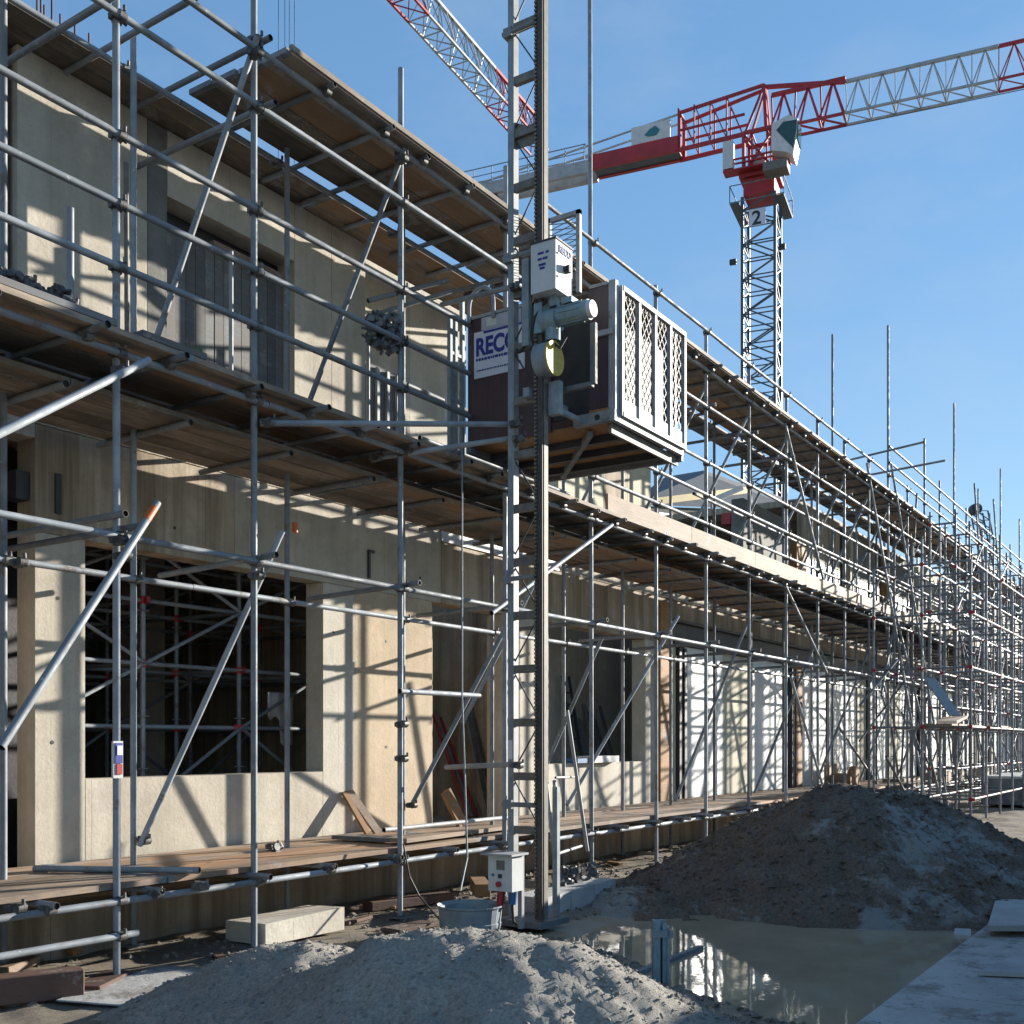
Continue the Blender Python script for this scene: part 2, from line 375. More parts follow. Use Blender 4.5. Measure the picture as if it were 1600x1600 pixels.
# ------------------------------------------------------------------ ground, water, slab
def fbm(x, y, s, o=4): return noise.fractal(Vector((x * s, y * s, 3.3)), 1.0, 2.1, o)
PUD = [(8.0, 5.2), (9.1, 5.0), (10.3, 3.6), (10.6, 1.9), (10.2, 1.3), (6.2, 1.3), (6.35, 2.3), (6.65, 3.1), (7.2, 3.6), (7.7, 4.4)]
def sdist(px, py, poly):
    ins = False; dm = 1e9; n = len(poly)
    for i in range(n):
        ax, ay = poly[i]; bx, by = poly[(i + 1) % n]
        if (ay > py) != (by > py) and px < (bx - ax) * (py - ay) / (by - ay) + ax: ins = not ins
        dx, dy = bx - ax, by - ay; t = max(0, min(1, ((px - ax) * dx + (py - ay) * dy) / (dx * dx + dy * dy)))
        dm = min(dm, math.hypot(px - ax - t * dx, py - ay - t * dy))
    return -dm if ins else dm
def gz(x, y):
    z = .03 * fbm(x, y, .8) + .014 * fbm(x, y, 4, 3)
    if 5 < x < 12 and 0 < y < 6.5:
        d = sdist(x, y, PUD) + .12 * fbm(x, y, 2.2)
        t = max(0, min(1, .5 - d / .5)); z += -.13 * (t * t * (3 - 2 * t))
    return z - .01
def axis(vals):
    out = []
    for a, b, st in vals:
        n = max(1, round((b - a) / st)); out += [a + (b - a) * i / n for i in range(n)]
    return out + [vals[-1][1]]
xs = axis([(-3000, -200, 700), (-200, -10, 40), (-10, 2, 1.2), (2, 14, .06), (14, 30, .25), (30, 60, 2), (60, 300, 30), (300, 4000, 600)])
ys = axis([(-3000, -200, 700), (-200, -10, 40), (-10, .5, 1), (.5, 7.6, .06), (7.6, 9, .35), (9, 60, 6), (60, 300, 40), (300, 4000, 600)])
mb = MB(); nx = len(xs)
for y in ys:
    for x in xs: mb.v.append((x, y, gz(x, y) if (-10 < x < 60 and -10 < y < 9) else -.01))
for j in range(len(ys) - 1):
    for i in range(nx - 1):
        a = j * nx + i; mb.f.append((a, a + 1, a + nx + 1, a + nx)); mb.m.append(0); mb.sm.append(True)
g = inst('ground', mb.mesh('ground', M['mud'], fixn=False), Matrix.Identity(4)); tag(g, kind='structure')
mb = MB(); mb.add([(5.6, .9, -.062), (11.2, .9, -.062), (11.2, 5.8, -.062), (5.6, 5.8, -.062)], [(0, 1, 2, 3)])
tag(mb.build('puddle_water', M['water'], fixn=False), kind='structure')

def slabs():
    y1 = 1.72
    pv = bpy.data.objects.new('concrete_path', None); COL.objects.link(pv); adopt(pv, None, Matrix.Translation((6, 0, 0))); tag(pv, kind='structure')
    x = 1.0
    while x < 10.2:
        for (ya, yb) in ((-.35, .68), (.69, y1)):
            board('paving_slab', x, x + 1.99, ya, yb, -.12, .05 + random.uniform(-.006, .006), pv, 'slab_muddy')
        x += 2.0
slabs()

# ------------------------------------------------------------------ heaps
def heap(name, label, matname, x0, x1, y0, y1, st, hf, floor=-.12):
    nxx = int((x1 - x0) / st); nyy = int((y1 - y0) / st); mb = MB()
    for j in range(nyy + 1):
        for i in range(nxx + 1):
            x = x0 + (x1 - x0) * i / nxx; y = y0 + (y1 - y0) * j / nyy
            edge = i in (0, nxx) or j in (0, nyy)
            mb.v.append((x, y, floor - .1 if edge else max(floor, hf(x, y))))
    for j in range(nyy):
        for i in range(nxx):
            a = j * (nxx + 1) + i; mb.f.append((a, a + 1, a + nxx + 2, a + nxx + 1)); mb.m.append(0); mb.sm.append(True)
    o = mb.build(name, M[matname], fixn=False); return o
def lump(x, y, cx, cy, h, sl, rx=1, ry=1, top=.25):
    r = math.hypot((x - cx) / rx, (y - cy) / ry)
    return h - sl * (math.sqrt(r * r + top * top) - top)
def wpt(px, d): p = P(px, 1160, d=d); return p.x, p.y
def smax(vals, k=.12):
    m = max(vals); return m + k * math.log(sum(math.exp((v - m) / k) for v in vals))
S1 = wpt(775, 5.7); S2 = wpt(655, 5.75); S3 = wpt(455, 6.5); S4 = wpt(560, 6.2); S5 = wpt(300, 6.3); S6 = wpt(890, 5.6)
def sand_h(x, y):
    v = [lump(x, y, *S1, .62, .62), lump(x, y, *S2, .60, .60), lump(x, y, *S3, .40, .5), lump(x, y, *S4, .37, .5), lump(x, y, *S5, .12, .38), lump(x, y, *S6, .52, .66)]
    z = smax(v, .05) + .05 * fbm(x, y, 2.6, 5) + .013 * fbm(x, y, 11, 4) + .010 * fbm(x, y, 34, 3)
    return z
tag(heap('sand_heap', '', 'sand', 2.2, 7.6, .9, 6.6, .028, sand_h, -.2), 'heap of pale grey sand in the foreground below the hoist mast', 'sand heap')
D1 = wpt(1310, 11.7); D2 = wpt(1400, 12.3); D3 = wpt(1480, 12.0); D4 = wpt(1085, 11.6); D5 = wpt(1165, 12.6); D6 = wpt(1235, 12.3); D7 = wpt(1440, 11.0); D8 = wpt(1005, 10.9); D9 = wpt(1560, 11.4)
def dirt_h(x, y):
    v = [lump(x, y, *D1, 1.14, .66, 1, 1), lump(x, y, *D2, 1.06, .62), lump(x, y, *D3, .80, .56), lump(x, y, *D4, .28, .42), lump(x, y, *D5, .56, .55), lump(x, y, *D6, .92, .6), lump(x, y, *D7, .55, .5), lump(x, y, *D8, .12, .4), lump(x, y, *D9, .48, .5)]
    z = smax(v, .05) + .07 * fbm(x, y, 1.6, 5) + .05 * fbm(x, y, 6, 4) + .028 * fbm(x, y, 20, 3)
    if y < 1.78 and x < 10.3: z = -.2
    return z
tag(heap('dirt_heap', '', 'dirt', 8.7, 17, .6, 6.3, .034, dirt_h, -.2), 'large heap of dark brown soil with grey clay streaks behind the puddle', 'soil heap')

def scatter(name, label, mat, n, region, hf, s0, s1, zoff=0, accept=None):
    mb = MB(); ico = [(0, 0, 1), (.9, 0, .2), (.25, .85, .3), (-.75, .5, .1), (-.7, -.55, .25), (.3, -.85, .15), (0, 0, -.6)]
    fs = [(0, 1, 2), (0, 2, 3), (0, 3, 4), (0, 4, 5), (0, 5, 1), (6, 2, 1), (6, 3, 2), (6, 4, 3), (6, 5, 4), (6, 1, 5)]
    k = 0
    while k < n:
        x = random.uniform(region[0], region[1]); y = random.uniform(region[2], region[3])
        k += 1
        if accept and not accept(x, y): continue
        z = hf(x, y); s = s0 + (s1 - s0) * random.random() ** 4
        R = Matrix.Rotation(random.uniform(0, 6.3), 3, Vector((random.uniform(-.6, .6), random.uniform(-.6, .6), 1)))
        sc = (random.uniform(.7, 1.4), random.uniform(.7, 1.3), random.uniform(.5, .9))
        mb.add([(Vector((x, y, z + zoff)) + R @ Vector((v[0] * s * sc[0], v[1] * s * sc[1], v[2] * s * sc[2]))) for v in ico], fs)
    o = mb.build(name, M[mat], fixn=False); tag(o, label, name.replace('_', ' '), kind='stuff'); return o
scatter('soil_clods', 'dark clods and crumbs of soil lying all over the big dirt heap', 'dirt', 16000, (8.8, 18.5, 1.0, 6.2), dirt_h, .008, .05, accept=lambda x, y: dirt_h(x, y) > 0.02)
scatter('sand_crumbs', 'crumbs and small lumps scattered over the pale sand heap', 'sand', 24000, (2.8, 7.3, 1.2, 6.4), sand_h, .004, .017, accept=lambda x, y: sand_h(x, y) > .02)
scatter('gravel', 'gravel and rubble bits strewn on the muddy ground by the scaffold', 'gravel', 9000, (2.5, 16, 4.3, 7.4), gz, .006, .045, accept=lambda x, y: sdist(x, y, PUD) > .05 and noise.noise(Vector((x * .9, y * 1.4, 0))) > -.12)
scatter('mud_crumbs', 'muddy crumbs along the near bank of the puddle', 'mud', 3500, (5.0, 8.5, 1.8, 4.6), gz, .006, .04, accept=lambda x, y: sdist(x, y, PUD) > -.06)

# ------------------------------------------------------------------ concrete building
WY = 7.8
bld = thing('concrete_building', 'unfinished two storey concrete building with stained walls and open windows behind the scaffold', 'building', (5, WY, 0))
def wp(name, x0, x1, z0, z1, mat='concrete', y0=WY, th=.24, lab=None):
    mb = MB(); mb.box(x0, x1, y0, y0 + th, z0, z1); o = mb.build(name, M[mat], bld)
    if lab: o['label'] = lab
    return o
# ground storey
J = .006
def wpc(name, x0, x1, z0, z1, mat='concrete', **k): return wp(name, x0 + J / 2, x1 - J / 2, z0, z1, mat, **k)
wpc('wall_panel', 5.05, 5.5, .45, 3.25)
wpc('wall_panel', 5.5, 8.29, .45, 1.30)
wpc('wall_panel', 8.29, 8.78, .45, 3.25, 'concrete_pale')
wpc('wall_panel', 8.78, 10.13, .45, 3.25, 'concrete_warm')
wpc('wall_panel', 11.6, 12.74, .45, 3.25, 'concrete')
wpc('wall_panel', 12.74, 15.7, .45, 1.30, 'concrete_pale')
wpc('wall_panel', 15.7, 16.08, .45, 3.25, 'concrete_pale')
for i, (a, b) in enumerate(((5.05, 7.1), (7.1, 10.3), (10.3, 12.74), (12.74, 16.08))): wpc('wall_band', a, b, 3.255, 4.095 if i < 2 else 3.98, 'concrete_grey' if i != 1 else 'concrete')
# rough slab edge on top
def rough_band(x0, x1, z0, z1, y0):
    mb = MB(); n = int((x1 - x0) / .06)
    rows = [(y0 + .02, z0), (y0 - .001, z0 + .006), (y0 - .002, (z0 + z1) / 2), (y0 - .001, z1 - .012), (y0 + .06, z1)]
    for i in range(n + 1):
        x = x0 + (x1 - x0) * i / n
        for k, (yy, zz) in enumerate(rows):
            a = .006 if 0 < k < 4 else .003
            mb.v.append((x, yy + a * fbm(x * 3, k * 7, 2.5), zz + (.014 * fbm(x, k * 3, 9) if k >= 3 else 0)))
    R = len(rows)
    for i in range(n):
        for k in range(R - 1): mb.f.append((i * R + k, i * R + k + 1, (i + 1) * R + k + 1, (i + 1) * R + k)); mb.m.append(0); mb.sm.append(False)
    mb.build('slab_edge', M['concrete_rough'], bld)
rough_band(5.05, 10.3, 4.10, 4.26, WY)
wpc('sunlit_edge', 10.3, 13.0, 3.985, 4.30, 'white', y0=WY - .02)  # stretch of slab edge coloured white to stand for the glaring sun on it
rough_band(13.0, 16.08, 3.985, 4.26, WY)
rough_band(16.1, 60, 4.0, 4.26, WY)
for a_, b_, y_ in ((3.0, 10.44, 20), (10.45, 18.59, 8.5), (18.6, 60, 20)): mb = MB(); mb.box(a_, b_, WY + .05, y_, 4.0, 4.25); mb.build('floor_slab', M['concrete_grey'], bld)
mb = MB(); mb.box(-4, 60, WY + .03, 20, .2, .58); mb.build('ground_slab', M['concrete_grey'], bld)
mb = MB(); mb.box(-4, 60, 7.35, 8.3, -.3, .36); mb.build('foundation', M['concrete_grey'], bld)
# far-left bay: timber post, grey jamb, dark recess
mb = MB(); mb.box(-4, 4.55, WY + .02, WY + .26, .58, 3.98); mb.build('wall_panel', M['concrete_grey'], bld)
mb = MB(); mb.box(4.72, 4.99, 8.08, 8.2, .58, 3.98); mb.build('timber_post', M['wood_orange'], bld)
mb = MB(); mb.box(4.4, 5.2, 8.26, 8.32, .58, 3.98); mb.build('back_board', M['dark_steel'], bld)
mb = MB(); mb.box(4.93, 5.045, 7.86, 8.04, 3.5, 3.72); mb.build('anchor_box', M['dark_steel'], bld)
mb = MB(); mb.box(-4, 5.05, WY, WY + .24, 3.985, 4.26); mb.build('slab_edge', M['concrete_rough'], bld)
mb = MB(); mb.box(5.22, 5.27, WY - .02, WY + .01, 3.42, 3.74); mb.build('wall_bracket', M['dark_steel'], bld)
mb = MB(); mb.box(8.98, 9.01, WY - .025, WY + .01, 3.38, 3.66); mb.box(8.98, 9.08, WY - .025, WY + .01, 3.66, 3.69); mb.build('wall_bracket', M['dark_steel'], bld)
for (x, z) in ((9.3, 2.72), (9.3, 1.55), (8.45, 2.75), (5.25, 2.75), (6.4, 3.5), (7.6, 3.52), (5.2, 1.6), (13.9, 3.5), (12.1, 2.4), (9.9, 3.5)):
    mb = MB(); mb.cyl((x, WY - .003, z), (x, WY + .01, z), .016, 8); mb.build('tie_hole', M['black'], bld)
# interior
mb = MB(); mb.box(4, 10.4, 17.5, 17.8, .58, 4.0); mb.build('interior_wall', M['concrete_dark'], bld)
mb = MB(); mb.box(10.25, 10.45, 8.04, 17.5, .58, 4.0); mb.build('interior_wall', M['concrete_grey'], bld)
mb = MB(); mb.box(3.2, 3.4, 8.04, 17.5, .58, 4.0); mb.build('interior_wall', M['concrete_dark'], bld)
mb = MB(); mb.box(10.45, 13.9, 10.4, 10.6, .58, 4.0); mb.build('interior_wall', M['concrete'], bld)
mb = MB(); mb.box(12.35, 18.6, 9.3, 9.5, .58, 4.0); mb.build('interior_wall', M['concrete'], bld)
mb = MB(); mb.box(12.15, 12.3, 8.04, 10.4, .58, 4.0); mb.build('interior_wall', M['concrete_grey'], bld)
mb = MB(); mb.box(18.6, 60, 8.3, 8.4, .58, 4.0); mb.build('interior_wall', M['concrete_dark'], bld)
p = P(237, 1000, Y=11.2)
mb = MB(); mb.box(p.x - .2, p.x + .2, 11.2, 11.6, .58, 4.0); mb.build('column', M['concrete'], bld)
# right-hand bays of the ground storey
mb = MB(); mb.box(16.1, 16.5, 7.72, 7.86, .62, 3.9); o = mb.build('timber_post', M['wood_orange'], bld); o['label'] = 'orange timber post at the joint between two bays'
wpc('wall_panel', 16.5, 16.85, .45, 3.3, 'concrete_cream')
for x in (16.88, 17.08): mb = MB(); mb.box(x, x + .1, 7.74, 7.9, .6, 3.2); mb.build('steel_column', M['dark_steel'], bld)
mb = MB(); mb.box(16.6, 60, 7.7, 7.98, 3.25, 3.3); mb.box(16.6, 60, 7.7, 7.98, 3.62, 3.66); mb.box(16.6, 60, 7.84, 7.86, 3.3, 3.62); mb.build('steel_beam', M['dark_steel'], bld)
wp('wall_band', 16.1, 60, 3.665, 3.98, 'concrete_grey')
x = 17.2; k = 0
pat = [('w', 1.7), ('c', 1.5), ('w', 2.0), ('s', .22), ('o', .5), ('w', 1.9), ('g', .25), ('w', 2.2), ('c', .9), ('s', .22)]
while x < 58:
    t_, wd = pat[k % len(pat)]; k += 1
    if t_ == 'w': wp('white_panel', x + .01, x + wd - .01, .6, 3.24, 'white_sheet', th=.06)
    if t_ == 'c': wp('wall_panel', x + .01, x + wd - .01, .45, 3.24, 'concrete_cream')
    if t_ == 's': mb = MB(); mb.box(x + .03, x + wd - .03, 7.7, 7.95, .6, 3.24); mb.build('steel_column', M['dark_steel'], bld)
    if t_ == 'o': mb = MB(); mb.box(x + .05, x + wd - .05, 7.7, 7.9, .6, 3.24); mb.build('timber_post', M['wood_orange'], bld)
    x += wd
# upper storey
wpc('upper_wall', 4.9, 6.11, 4.265, 6.985)
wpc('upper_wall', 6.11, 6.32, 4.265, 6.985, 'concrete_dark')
wpc('upper_wall', 6.32, 7.88, 6.41, 6.985, 'concrete_pale')
wpc('upper_wall', 7.88, 8.42, 4.265, 6.985)
wpc('upper_wall', 8.42, 8.95, 4.265, 6.985)
for i in range(14):
    x0 = 6.32 + i * (1.56 / 14); wp('shutter_board', x0 + .003, x0 + 1.56 / 14 - .003, 4.27, 6.18 + .02 * random.random(), 'wood_grey', y0=7.95 + random.uniform(0, .006), th=.03)
mb = MB(); mb.box(6.9, 7.86, 7.86, 7.93, 6.2, 6.26); mb.build('shutter_batten', M['wood_pale'], bld)
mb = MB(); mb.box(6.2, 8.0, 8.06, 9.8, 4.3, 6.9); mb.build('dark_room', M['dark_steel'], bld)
for a, b, m_ in ((8.955, 10.1, 'concrete'), (10.105, 11.25, 'concrete_pale')): wp('upper_wall', a, b, 4.265, 7.12, m_, y0=8.12, th=.22)
mb = MB(); mb.box(8.95, 11.3, 8.0, 8.1, 4.27, 4.38); mb.build('sill_strip', M['white'], bld)
mb = MB(); mb.box(8.9, 9.6, 7.84, 7.9, 4.3, 5.75); mb.build('formwork_panel', M['wood_grey'], bld)
for i in range(4): mb = MB(); mb.box(8.98 + i * .17, 9.02 + i * .17, 7.8, 7.835, 4.28, 5.72); mb.build('formwork_rib', M['galv_bright'], bld)
# wall tops: small rebar loops along the first wall
mb = MB()
for i in range(30):
    x = 5.0 + i * .14; mb.cyl((x, WY + .06, 6.99), (x, WY + .06, 7.08), .01, 5); mb.cyl((x, WY + .06, 7.08), (x + .05, WY + .06, 7.08), .01, 5)
mb.build('rebar_loops', M['concrete_pale'], bld)['kind'] = 'stuff'
wpc('upper_wall', 13.0, 14.3, 4.265, 6.9, 'concrete_cream')
wpc('upper_wall', 14.3, 15.1, 4.265, 6.6, 'concrete_grey')
wpc('upper_wall', 15.1, 15.9, 4.265, 6.6, 'concrete_cream')
# formwork studs left of the upper wall
for i, x in enumerate((4.66, 4.80)): mb = MB(); mb.box(x, x + .07, 7.86, 7.98, 4.27, 7.0); mb.build('timber_stud', M['wood_dark'], bld)
for z in (4.6, 5.3, 5.95, 6.6): mb = MB(); mb.box(4.5, 4.9, 7.99, 8.05, z, z + .1); mb.build('timber_rail', M['wood_dark'], bld)
mb = MB(); mb.box(4.2, 4.9, 8.06, 8.1, 4.27, 7.0); mb.build('formwork_panel', M['wood_dark'], bld)
# far upper storey
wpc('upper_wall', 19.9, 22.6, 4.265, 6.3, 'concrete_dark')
mb = MB(); mb.box(22.72, 23.35, 7.7, 7.85, 4.27, 6.0); o = mb.build('timber_post', M['wood_orange'], bld)
x = 23.6; k = 0
while x < 58:
    wp('white_panel', x, x + 2.5, 4.27, 5.7, 'white_sheet', th=.06)
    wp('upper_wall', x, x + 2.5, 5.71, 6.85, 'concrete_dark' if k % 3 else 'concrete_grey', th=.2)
    mb = MB(); mb.box(x + 2.55, x + 3.2, 7.95, 8.0, 4.27, 6.85); mb.build('window', M['dark_steel'], bld)
    mb = MB(); mb.box(x + 3.22, x + 3.45, 7.75, 7.95, 4.27, 6.85); mb.build('timber_post', M['wood_orange'] if k % 2 else M['concrete_cream'], bld)
    x += 3.5; k += 1
mb = MB(); mb.box(23.6, 60, 7.95, 16, 6.86, 7.0); mb.build('roof_slab', M['concrete_grey'], bld)

# ------------------------------------------------------------------ tube scaffold
FY, RY = 6.28, 7.15
scf = thing('tube_scaffold', 'long galvanised tube and coupler scaffold with two brown board decks along the concrete building', 'scaffold', (4.67, FY, 0))
FX = [2.95, 4.67, 5.91, 7.68, 9.38, 11.23, 12.96, 14.58, 16.25, 17.96, 19.68, 21.35, 23.05, 24.6, 26.3, 28.0, 29.7, 31.4, 33.1, 34.9, 36.8, 38.7, 40.6, 42.5, 44.5, 46.5, 48.5]
FT = [8.4, 8.4, 8.4, 7.72, 7.58, 10.8, 7.6, 7.53, 7.5, 7.5, 7.5, 7.5, 7.55, 10.8, 7.6, 9.1, 8.4, 10.85, 8.3, 9.2, 8.8, 10.6, 8.4, 9.6, 10.7, 8.6, 9.4]
RX = [2.7, 4.39, 5.47, 7.13, 8.79, 10.42, 12.05, 13.68, 15.26, 16.95, 18.6, 20.3, 22.0, 23.4, 25.2, 26.9, 28.6, 30.3, 32.0, 33.8, 35.6, 37.5, 39.4, 41.3, 43.3, 45.3, 47.3]
std = []; coup = []; led = []; rail = []; tra = []; bra = []; brd = []; toe = []; base = []
GT = lambda i: ('galv', 'galv_dull', 'galv')[i % 3]
def T(lst, a, b, mat='galv', r=.0245): lst.append((tube_mesh(mat, 12 if Vector(a).length < 16 else 8), seg_mat(a, b, r)))
def C(x, y, z, rot=0): coup.append((COUP, Matrix.Translation((x, y, z)) @ Matrix.Rotation(rot, 4, 'Z') @ Matrix.Rotation(random.uniform(-.1, .1), 4, 'X')))
plate = MB(); plate.box(-.075, .075, -.075, .075, 0, .008); plate.cyl((0, 0, .008), (0, 0, .12), .018, 8); plate = plate.mesh('base_plate', M['galv_dull'])
for i, x in enumerate(FX):
    x2 = x + random.uniform(-.02, .02)
    if i == 5: x2 = x - .05
    T(std, (x, FY, .03), (x2, FY + random.uniform(-.01, .01), FT[i]), 'galv', .0255); base.append((plate, Matrix.Translation((x, FY, .01))))
    if FT[i] > 8: C(x, FY, 7.0)
for i, x in enumerate(RX):
    top = 10.4 if i == 13 else (7.12 if i < 8 else 7.0 + .3 * (i % 3))
    T(std, (x, RY, .03), (x, RY, top), 'galv_dull' if i % 2 else 'galv'); base.append((plate, Matrix.Translation((x, RY, .01))))
# ledgers: long tubes butted end to end with overlap
def run(lst, y, z, xs_, mat='galv', r=.0245, cp=True, yo=-.05):
    for a, b in zip(xs_, xs_[1:]): T(lst, (a + .003, y + yo, z + random.uniform(-.004, .004)), (b - .003, y + yo, z + random.uniform(-.004, .004)), mat, r)
    if cp:
        for x in FX if y < 6.8 else RX:
            if xs_[0] - .1 < x < xs_[-1] + .1: C(x, y, z)
L1 = [1, 4.75, 9.5, 15.2, 21.0, 27, 33, 39, 45, 49]
L2 = [1, 6.0, 11.3, 16.4, 22, 28, 34, 40, 46, 49]
run(led, FY, 2.99, L1); run(led, RY, 2.87, L2)
run(led, FY, 4.22, L2); run(led, RY, 4.20, L1)
run(led, FY, 6.92, L1[:]); run(led, RY + .15, 6.90, L2)
run(led, FY, .53, L2); run(led, RY, .52, L1)
run(led, FY, .30, [1, 4.8], cp=True)
run(rail, FY, 4.80, [1, 4.7, 9.45]); run(rail, FY, 5.22, [1, 5.95, 8.75]); run(rail, FY, 5.69, [1, 4.7, 9.45]); run(rail, FY, 6.49, [1, 5.95, 9.6])
run(rail, FY, 4.72, [10.5, 15.0, 20.0, 26, 32, 38, 44, 49]); run(rail, FY, 5.14, [10.9, 16.3, 22, 28, 34, 40, 46, 49]); run(rail, FY, 5.60, [10.9, 14.6, 20, 26, 32, 38, 44, 49])
run(rail, FY, 6.40, [9.6, 14.6, 20, 26, 32, 38, 44, 49]); run(rail, FY, 7.48, [9.9, 15, 20, 24.7, 30, 36, 42, 49])
run(rail, FY, 8.1, [24.5, 30, 36, 42, 49], cp=False); run(rail, FY, 7.75, [24.5, 31, 37, 43, 49], cp=False)
run(rail, RY, 5.3, [8.7, 12.1], cp=False); run(rail, RY, 4.8, [9.0, 12.1], cp=False)
run(rail, RY, 5.55, [16, 20, 25, 31, 37, 43, 49], cp=False); run(rail, RY, 4.95, [16, 20, 25, 31, 37, 43, 49], cp=False)
# transoms
def transoms(z, x0, x1, st, y0=6.02, y1=7.62):
    x = x0
    while x < x1:
        xx = x + random.uniform(-.08, .08); o = random.uniform(-.06, .06)
        T(tra, (xx, y0 + o, z + random.uniform(-.004, .004)), (xx + random.uniform(-.03, .03), y1 + o * .8, z), 'galv_dull' if random.random() < .8 else 'galv')
        C(xx, FY - .05, z - .03, 0)
        x += st
transoms(4.268, 3.1, 26, .66); transoms(4.268, 26, 49, 1.3)
transoms(6.968, 6.65, 26, .66, 6.06, 7.7); transoms(6.968, 26, 49, 1.3)
transoms(.578, 3.3, 26, .85, 6.08, 7.7)
for (x, z) in ((4.58, 6.56), (5.3, 6.98), (5.93, 6.99), (4.75, 3.06), (4.62, 3.12), (5.98, 6.52)):
    T(tra, (x, 6.12, z), (x + .02, 7.95, z), 'galv_dull')
for i in range(1, 14):
    x = FX[i] + .06
    if i > 1: T(tra, (x, 6.1, 3.04), (x + .03, 7.5, 3.0), 'galv_dull')
    if i > 3: T(tra, (x, 6.15, 6.45), (x, 7.55, 6.45), 'galv_dull')
# cross braces (rear foot to front head)
def B(a, b, mat='galv', r=.0245): T(bra, a, b, mat, r)
B(P(218, 1322, Y=7.08), P(441, 830, Y=6.2)); B(P(238, 548, Y=7.1), P(402, 58, Y=6.2)); B(P(478, 642, Y=7.1), P(632, 232, Y=6.2))
B(P(641, 1262, Y=7.1), P(800, 962, Y=6.4)); B(P(1, 1168, Y=5.75), P(246, 786, Y=6.16), 'galv', .027); B(P(-60, 706, Y=5.75), P(232, 563, Y=6.14), 'galv', .027)
B(P(845, 1215, Y=7.05), P(940, 997, Y=6.2)); B(P(886, 1258, Y=7.1), P(1060, 962, Y=6.3)); B(P(768, 958, Y=5.9), P(956, 820, Y=6.1))
B(P(722, 1130, Y=7.1), P(838, 905, Y=6.3))
for i in range(6, 24):
    if i > 6 and i % 2 == 0: B((RX[i] + .05, RY - .05, .7), (FX[i] + .1, FY + .05, 3.5), 'galv_dull')
    B((RX[i] + .05, RY - .05, 4.35), (FX[i] + .1, FY + .05, 6.75), 'galv_dull' if i % 2 else 'galv')
    if i % 6 == 0 and i > 12: B((FX[i] + .15, FY - .08, 4.3), (FX[i] + 1.6, FY - .08, .7) if i % 4 else (FX[i + 1] + .3, FY - .08, 2.6), 'galv')
B(P(1226, 660, Y=6.2), P(1292, 930, Y=6.2)); B(P(1222, 905, Y=6.2), P(1292, 1052, Y=6.15)); B(P(1235, 1056, Y=6.2), P(1286, 1230, Y=6.15))
rb = random.Random(11)
for i in range(46):
    x = rb.uniform(21.5, 44); y = rb.choice((5.9, 6.15, 6.9, 7.3)); z = rb.uniform(.4, 5.2); L_ = rb.uniform(1.2, 2.6); up_ = rb.choice((-1, 1)) * rb.uniform(.6, 2.2)
    B((x, y, z), (x + L_, y + rb.uniform(-.5, .5), max(.2, z + up_)), 'galv_dull' if i % 2 else 'galv')
for i in range(16):
    x = rb.uniform(22, 44); B((x, rb.choice((5.0, 5.6, 6.6)), .1), (x, 6.2, rb.uniform(5, 9.5)), 'galv_dull')
B((24.0, 5.4, 7.95), (24.9, 7.5, 8.0), 'galv_dull'); B((24.2, 5.0, 7.55), (24.6, 7.6, 7.5), 'galv_dull')
# ties towards the hoist mast
B(P(405, 661, Y=6.22), P(802, 663, Y=5.36)); B(P(584, 716, Y=6.5), P(812, 683, Y=5.3)); B(P(625, 1080, Y=6.22), P(749, 1087, Y=6.22))
B(P(697, 1199, Y=6.6), P(806, 1194, Y=5.3)); B(P(690, 476, Y=6.6), P(806, 447, Y=5.3)); B(P(575, 470, Y=7.1), P(700, 438, Y=6.7), 'galv_dull')
B(P(585, 492, Y=7.1), P(705, 455, Y=6.7), 'galv_dull')
C(*P(803, 663, Y=5.3)); C(*P(808, 686, Y=5.28)); C(*P(803, 449, Y=5.28)); C(*P(804, 1195, Y=5.26)); C(*P(585, 716, Y=6.45)); C(*P(416, 661, Y=6.2))
C(*P(222, 1312, Y=7.1)); C(*P(641, 1258, Y=7.1)); C(*P(190, 870, Y=6.2)); C(*P(186, 580, Y=6.16)); C(*P(398, 900, Y=6.22)); C(*P(625, 250, Y=6.2)); C(*P(397, 85, Y=6.2)); C(*P(184, 845, Y=6.2))
C(*P(28, 880, Y=7.0)); C(*P(24, 1418, Y=6.15)); C(*P(311, 1383, Y=6.2)); C(*P(625, 1132, Y=6.25)); C(*P(625, 1185, Y=6.25))
# decks
def deck(z, x0, x1, ys_, mat, ln=3.9, wob=.007, stag=0):
    for k, (ya, yb) in enumerate(ys_):
        x = x0 - (stag * k) % ln * 0
        while x < x1:
            e = min(x + ln, x1)
            dz = random.uniform(-wob, wob)
            brd.append((box_mesh(mat), Matrix.Translation((x + .004 + random.uniform(0, .05), ya + .004, z + dz)) @ Matrix.Rotation(random.uniform(-.0018, .0018), 4, 'Z') @ Matrix.Diagonal((e - x - .01, yb - ya - .008, .04, 1))))
            x = e
def strips(y0, y1, n): return [(y0 + (y1 - y0) * i / n, y0 + (y1 - y0) * (i + 1) / n) for i in range(n)]
deck(4.293, 1.2, 5.1, strips(6.1, 7.05, 4), 'wood_deck'); deck(4.293, 1.2, 5.1, [(7.1, 7.26)], 'wood_deck')
deck(4.293, 5.1, 36.3, strips(6.1, 7.06, 4), 'wood_deck'); deck(4.293, 5.1, 36.3, [(7.09, 7.25)], 'wood_deck')
deck(6.993, 6.08, 37.7, strips(6.14, 7.24, 4), 'wood_deck')
deck(6.999, 4.05, 11.85, strips(7.42, 8.06, 3), 'wood_deck'); deck(6.993, 13.5, 33, strips(7.34, 7.75, 1), 'wood_deck')
deck(6.993, 2.6, 4.4, [(6.3, 6.9)], 'wood_deck', 1.9)
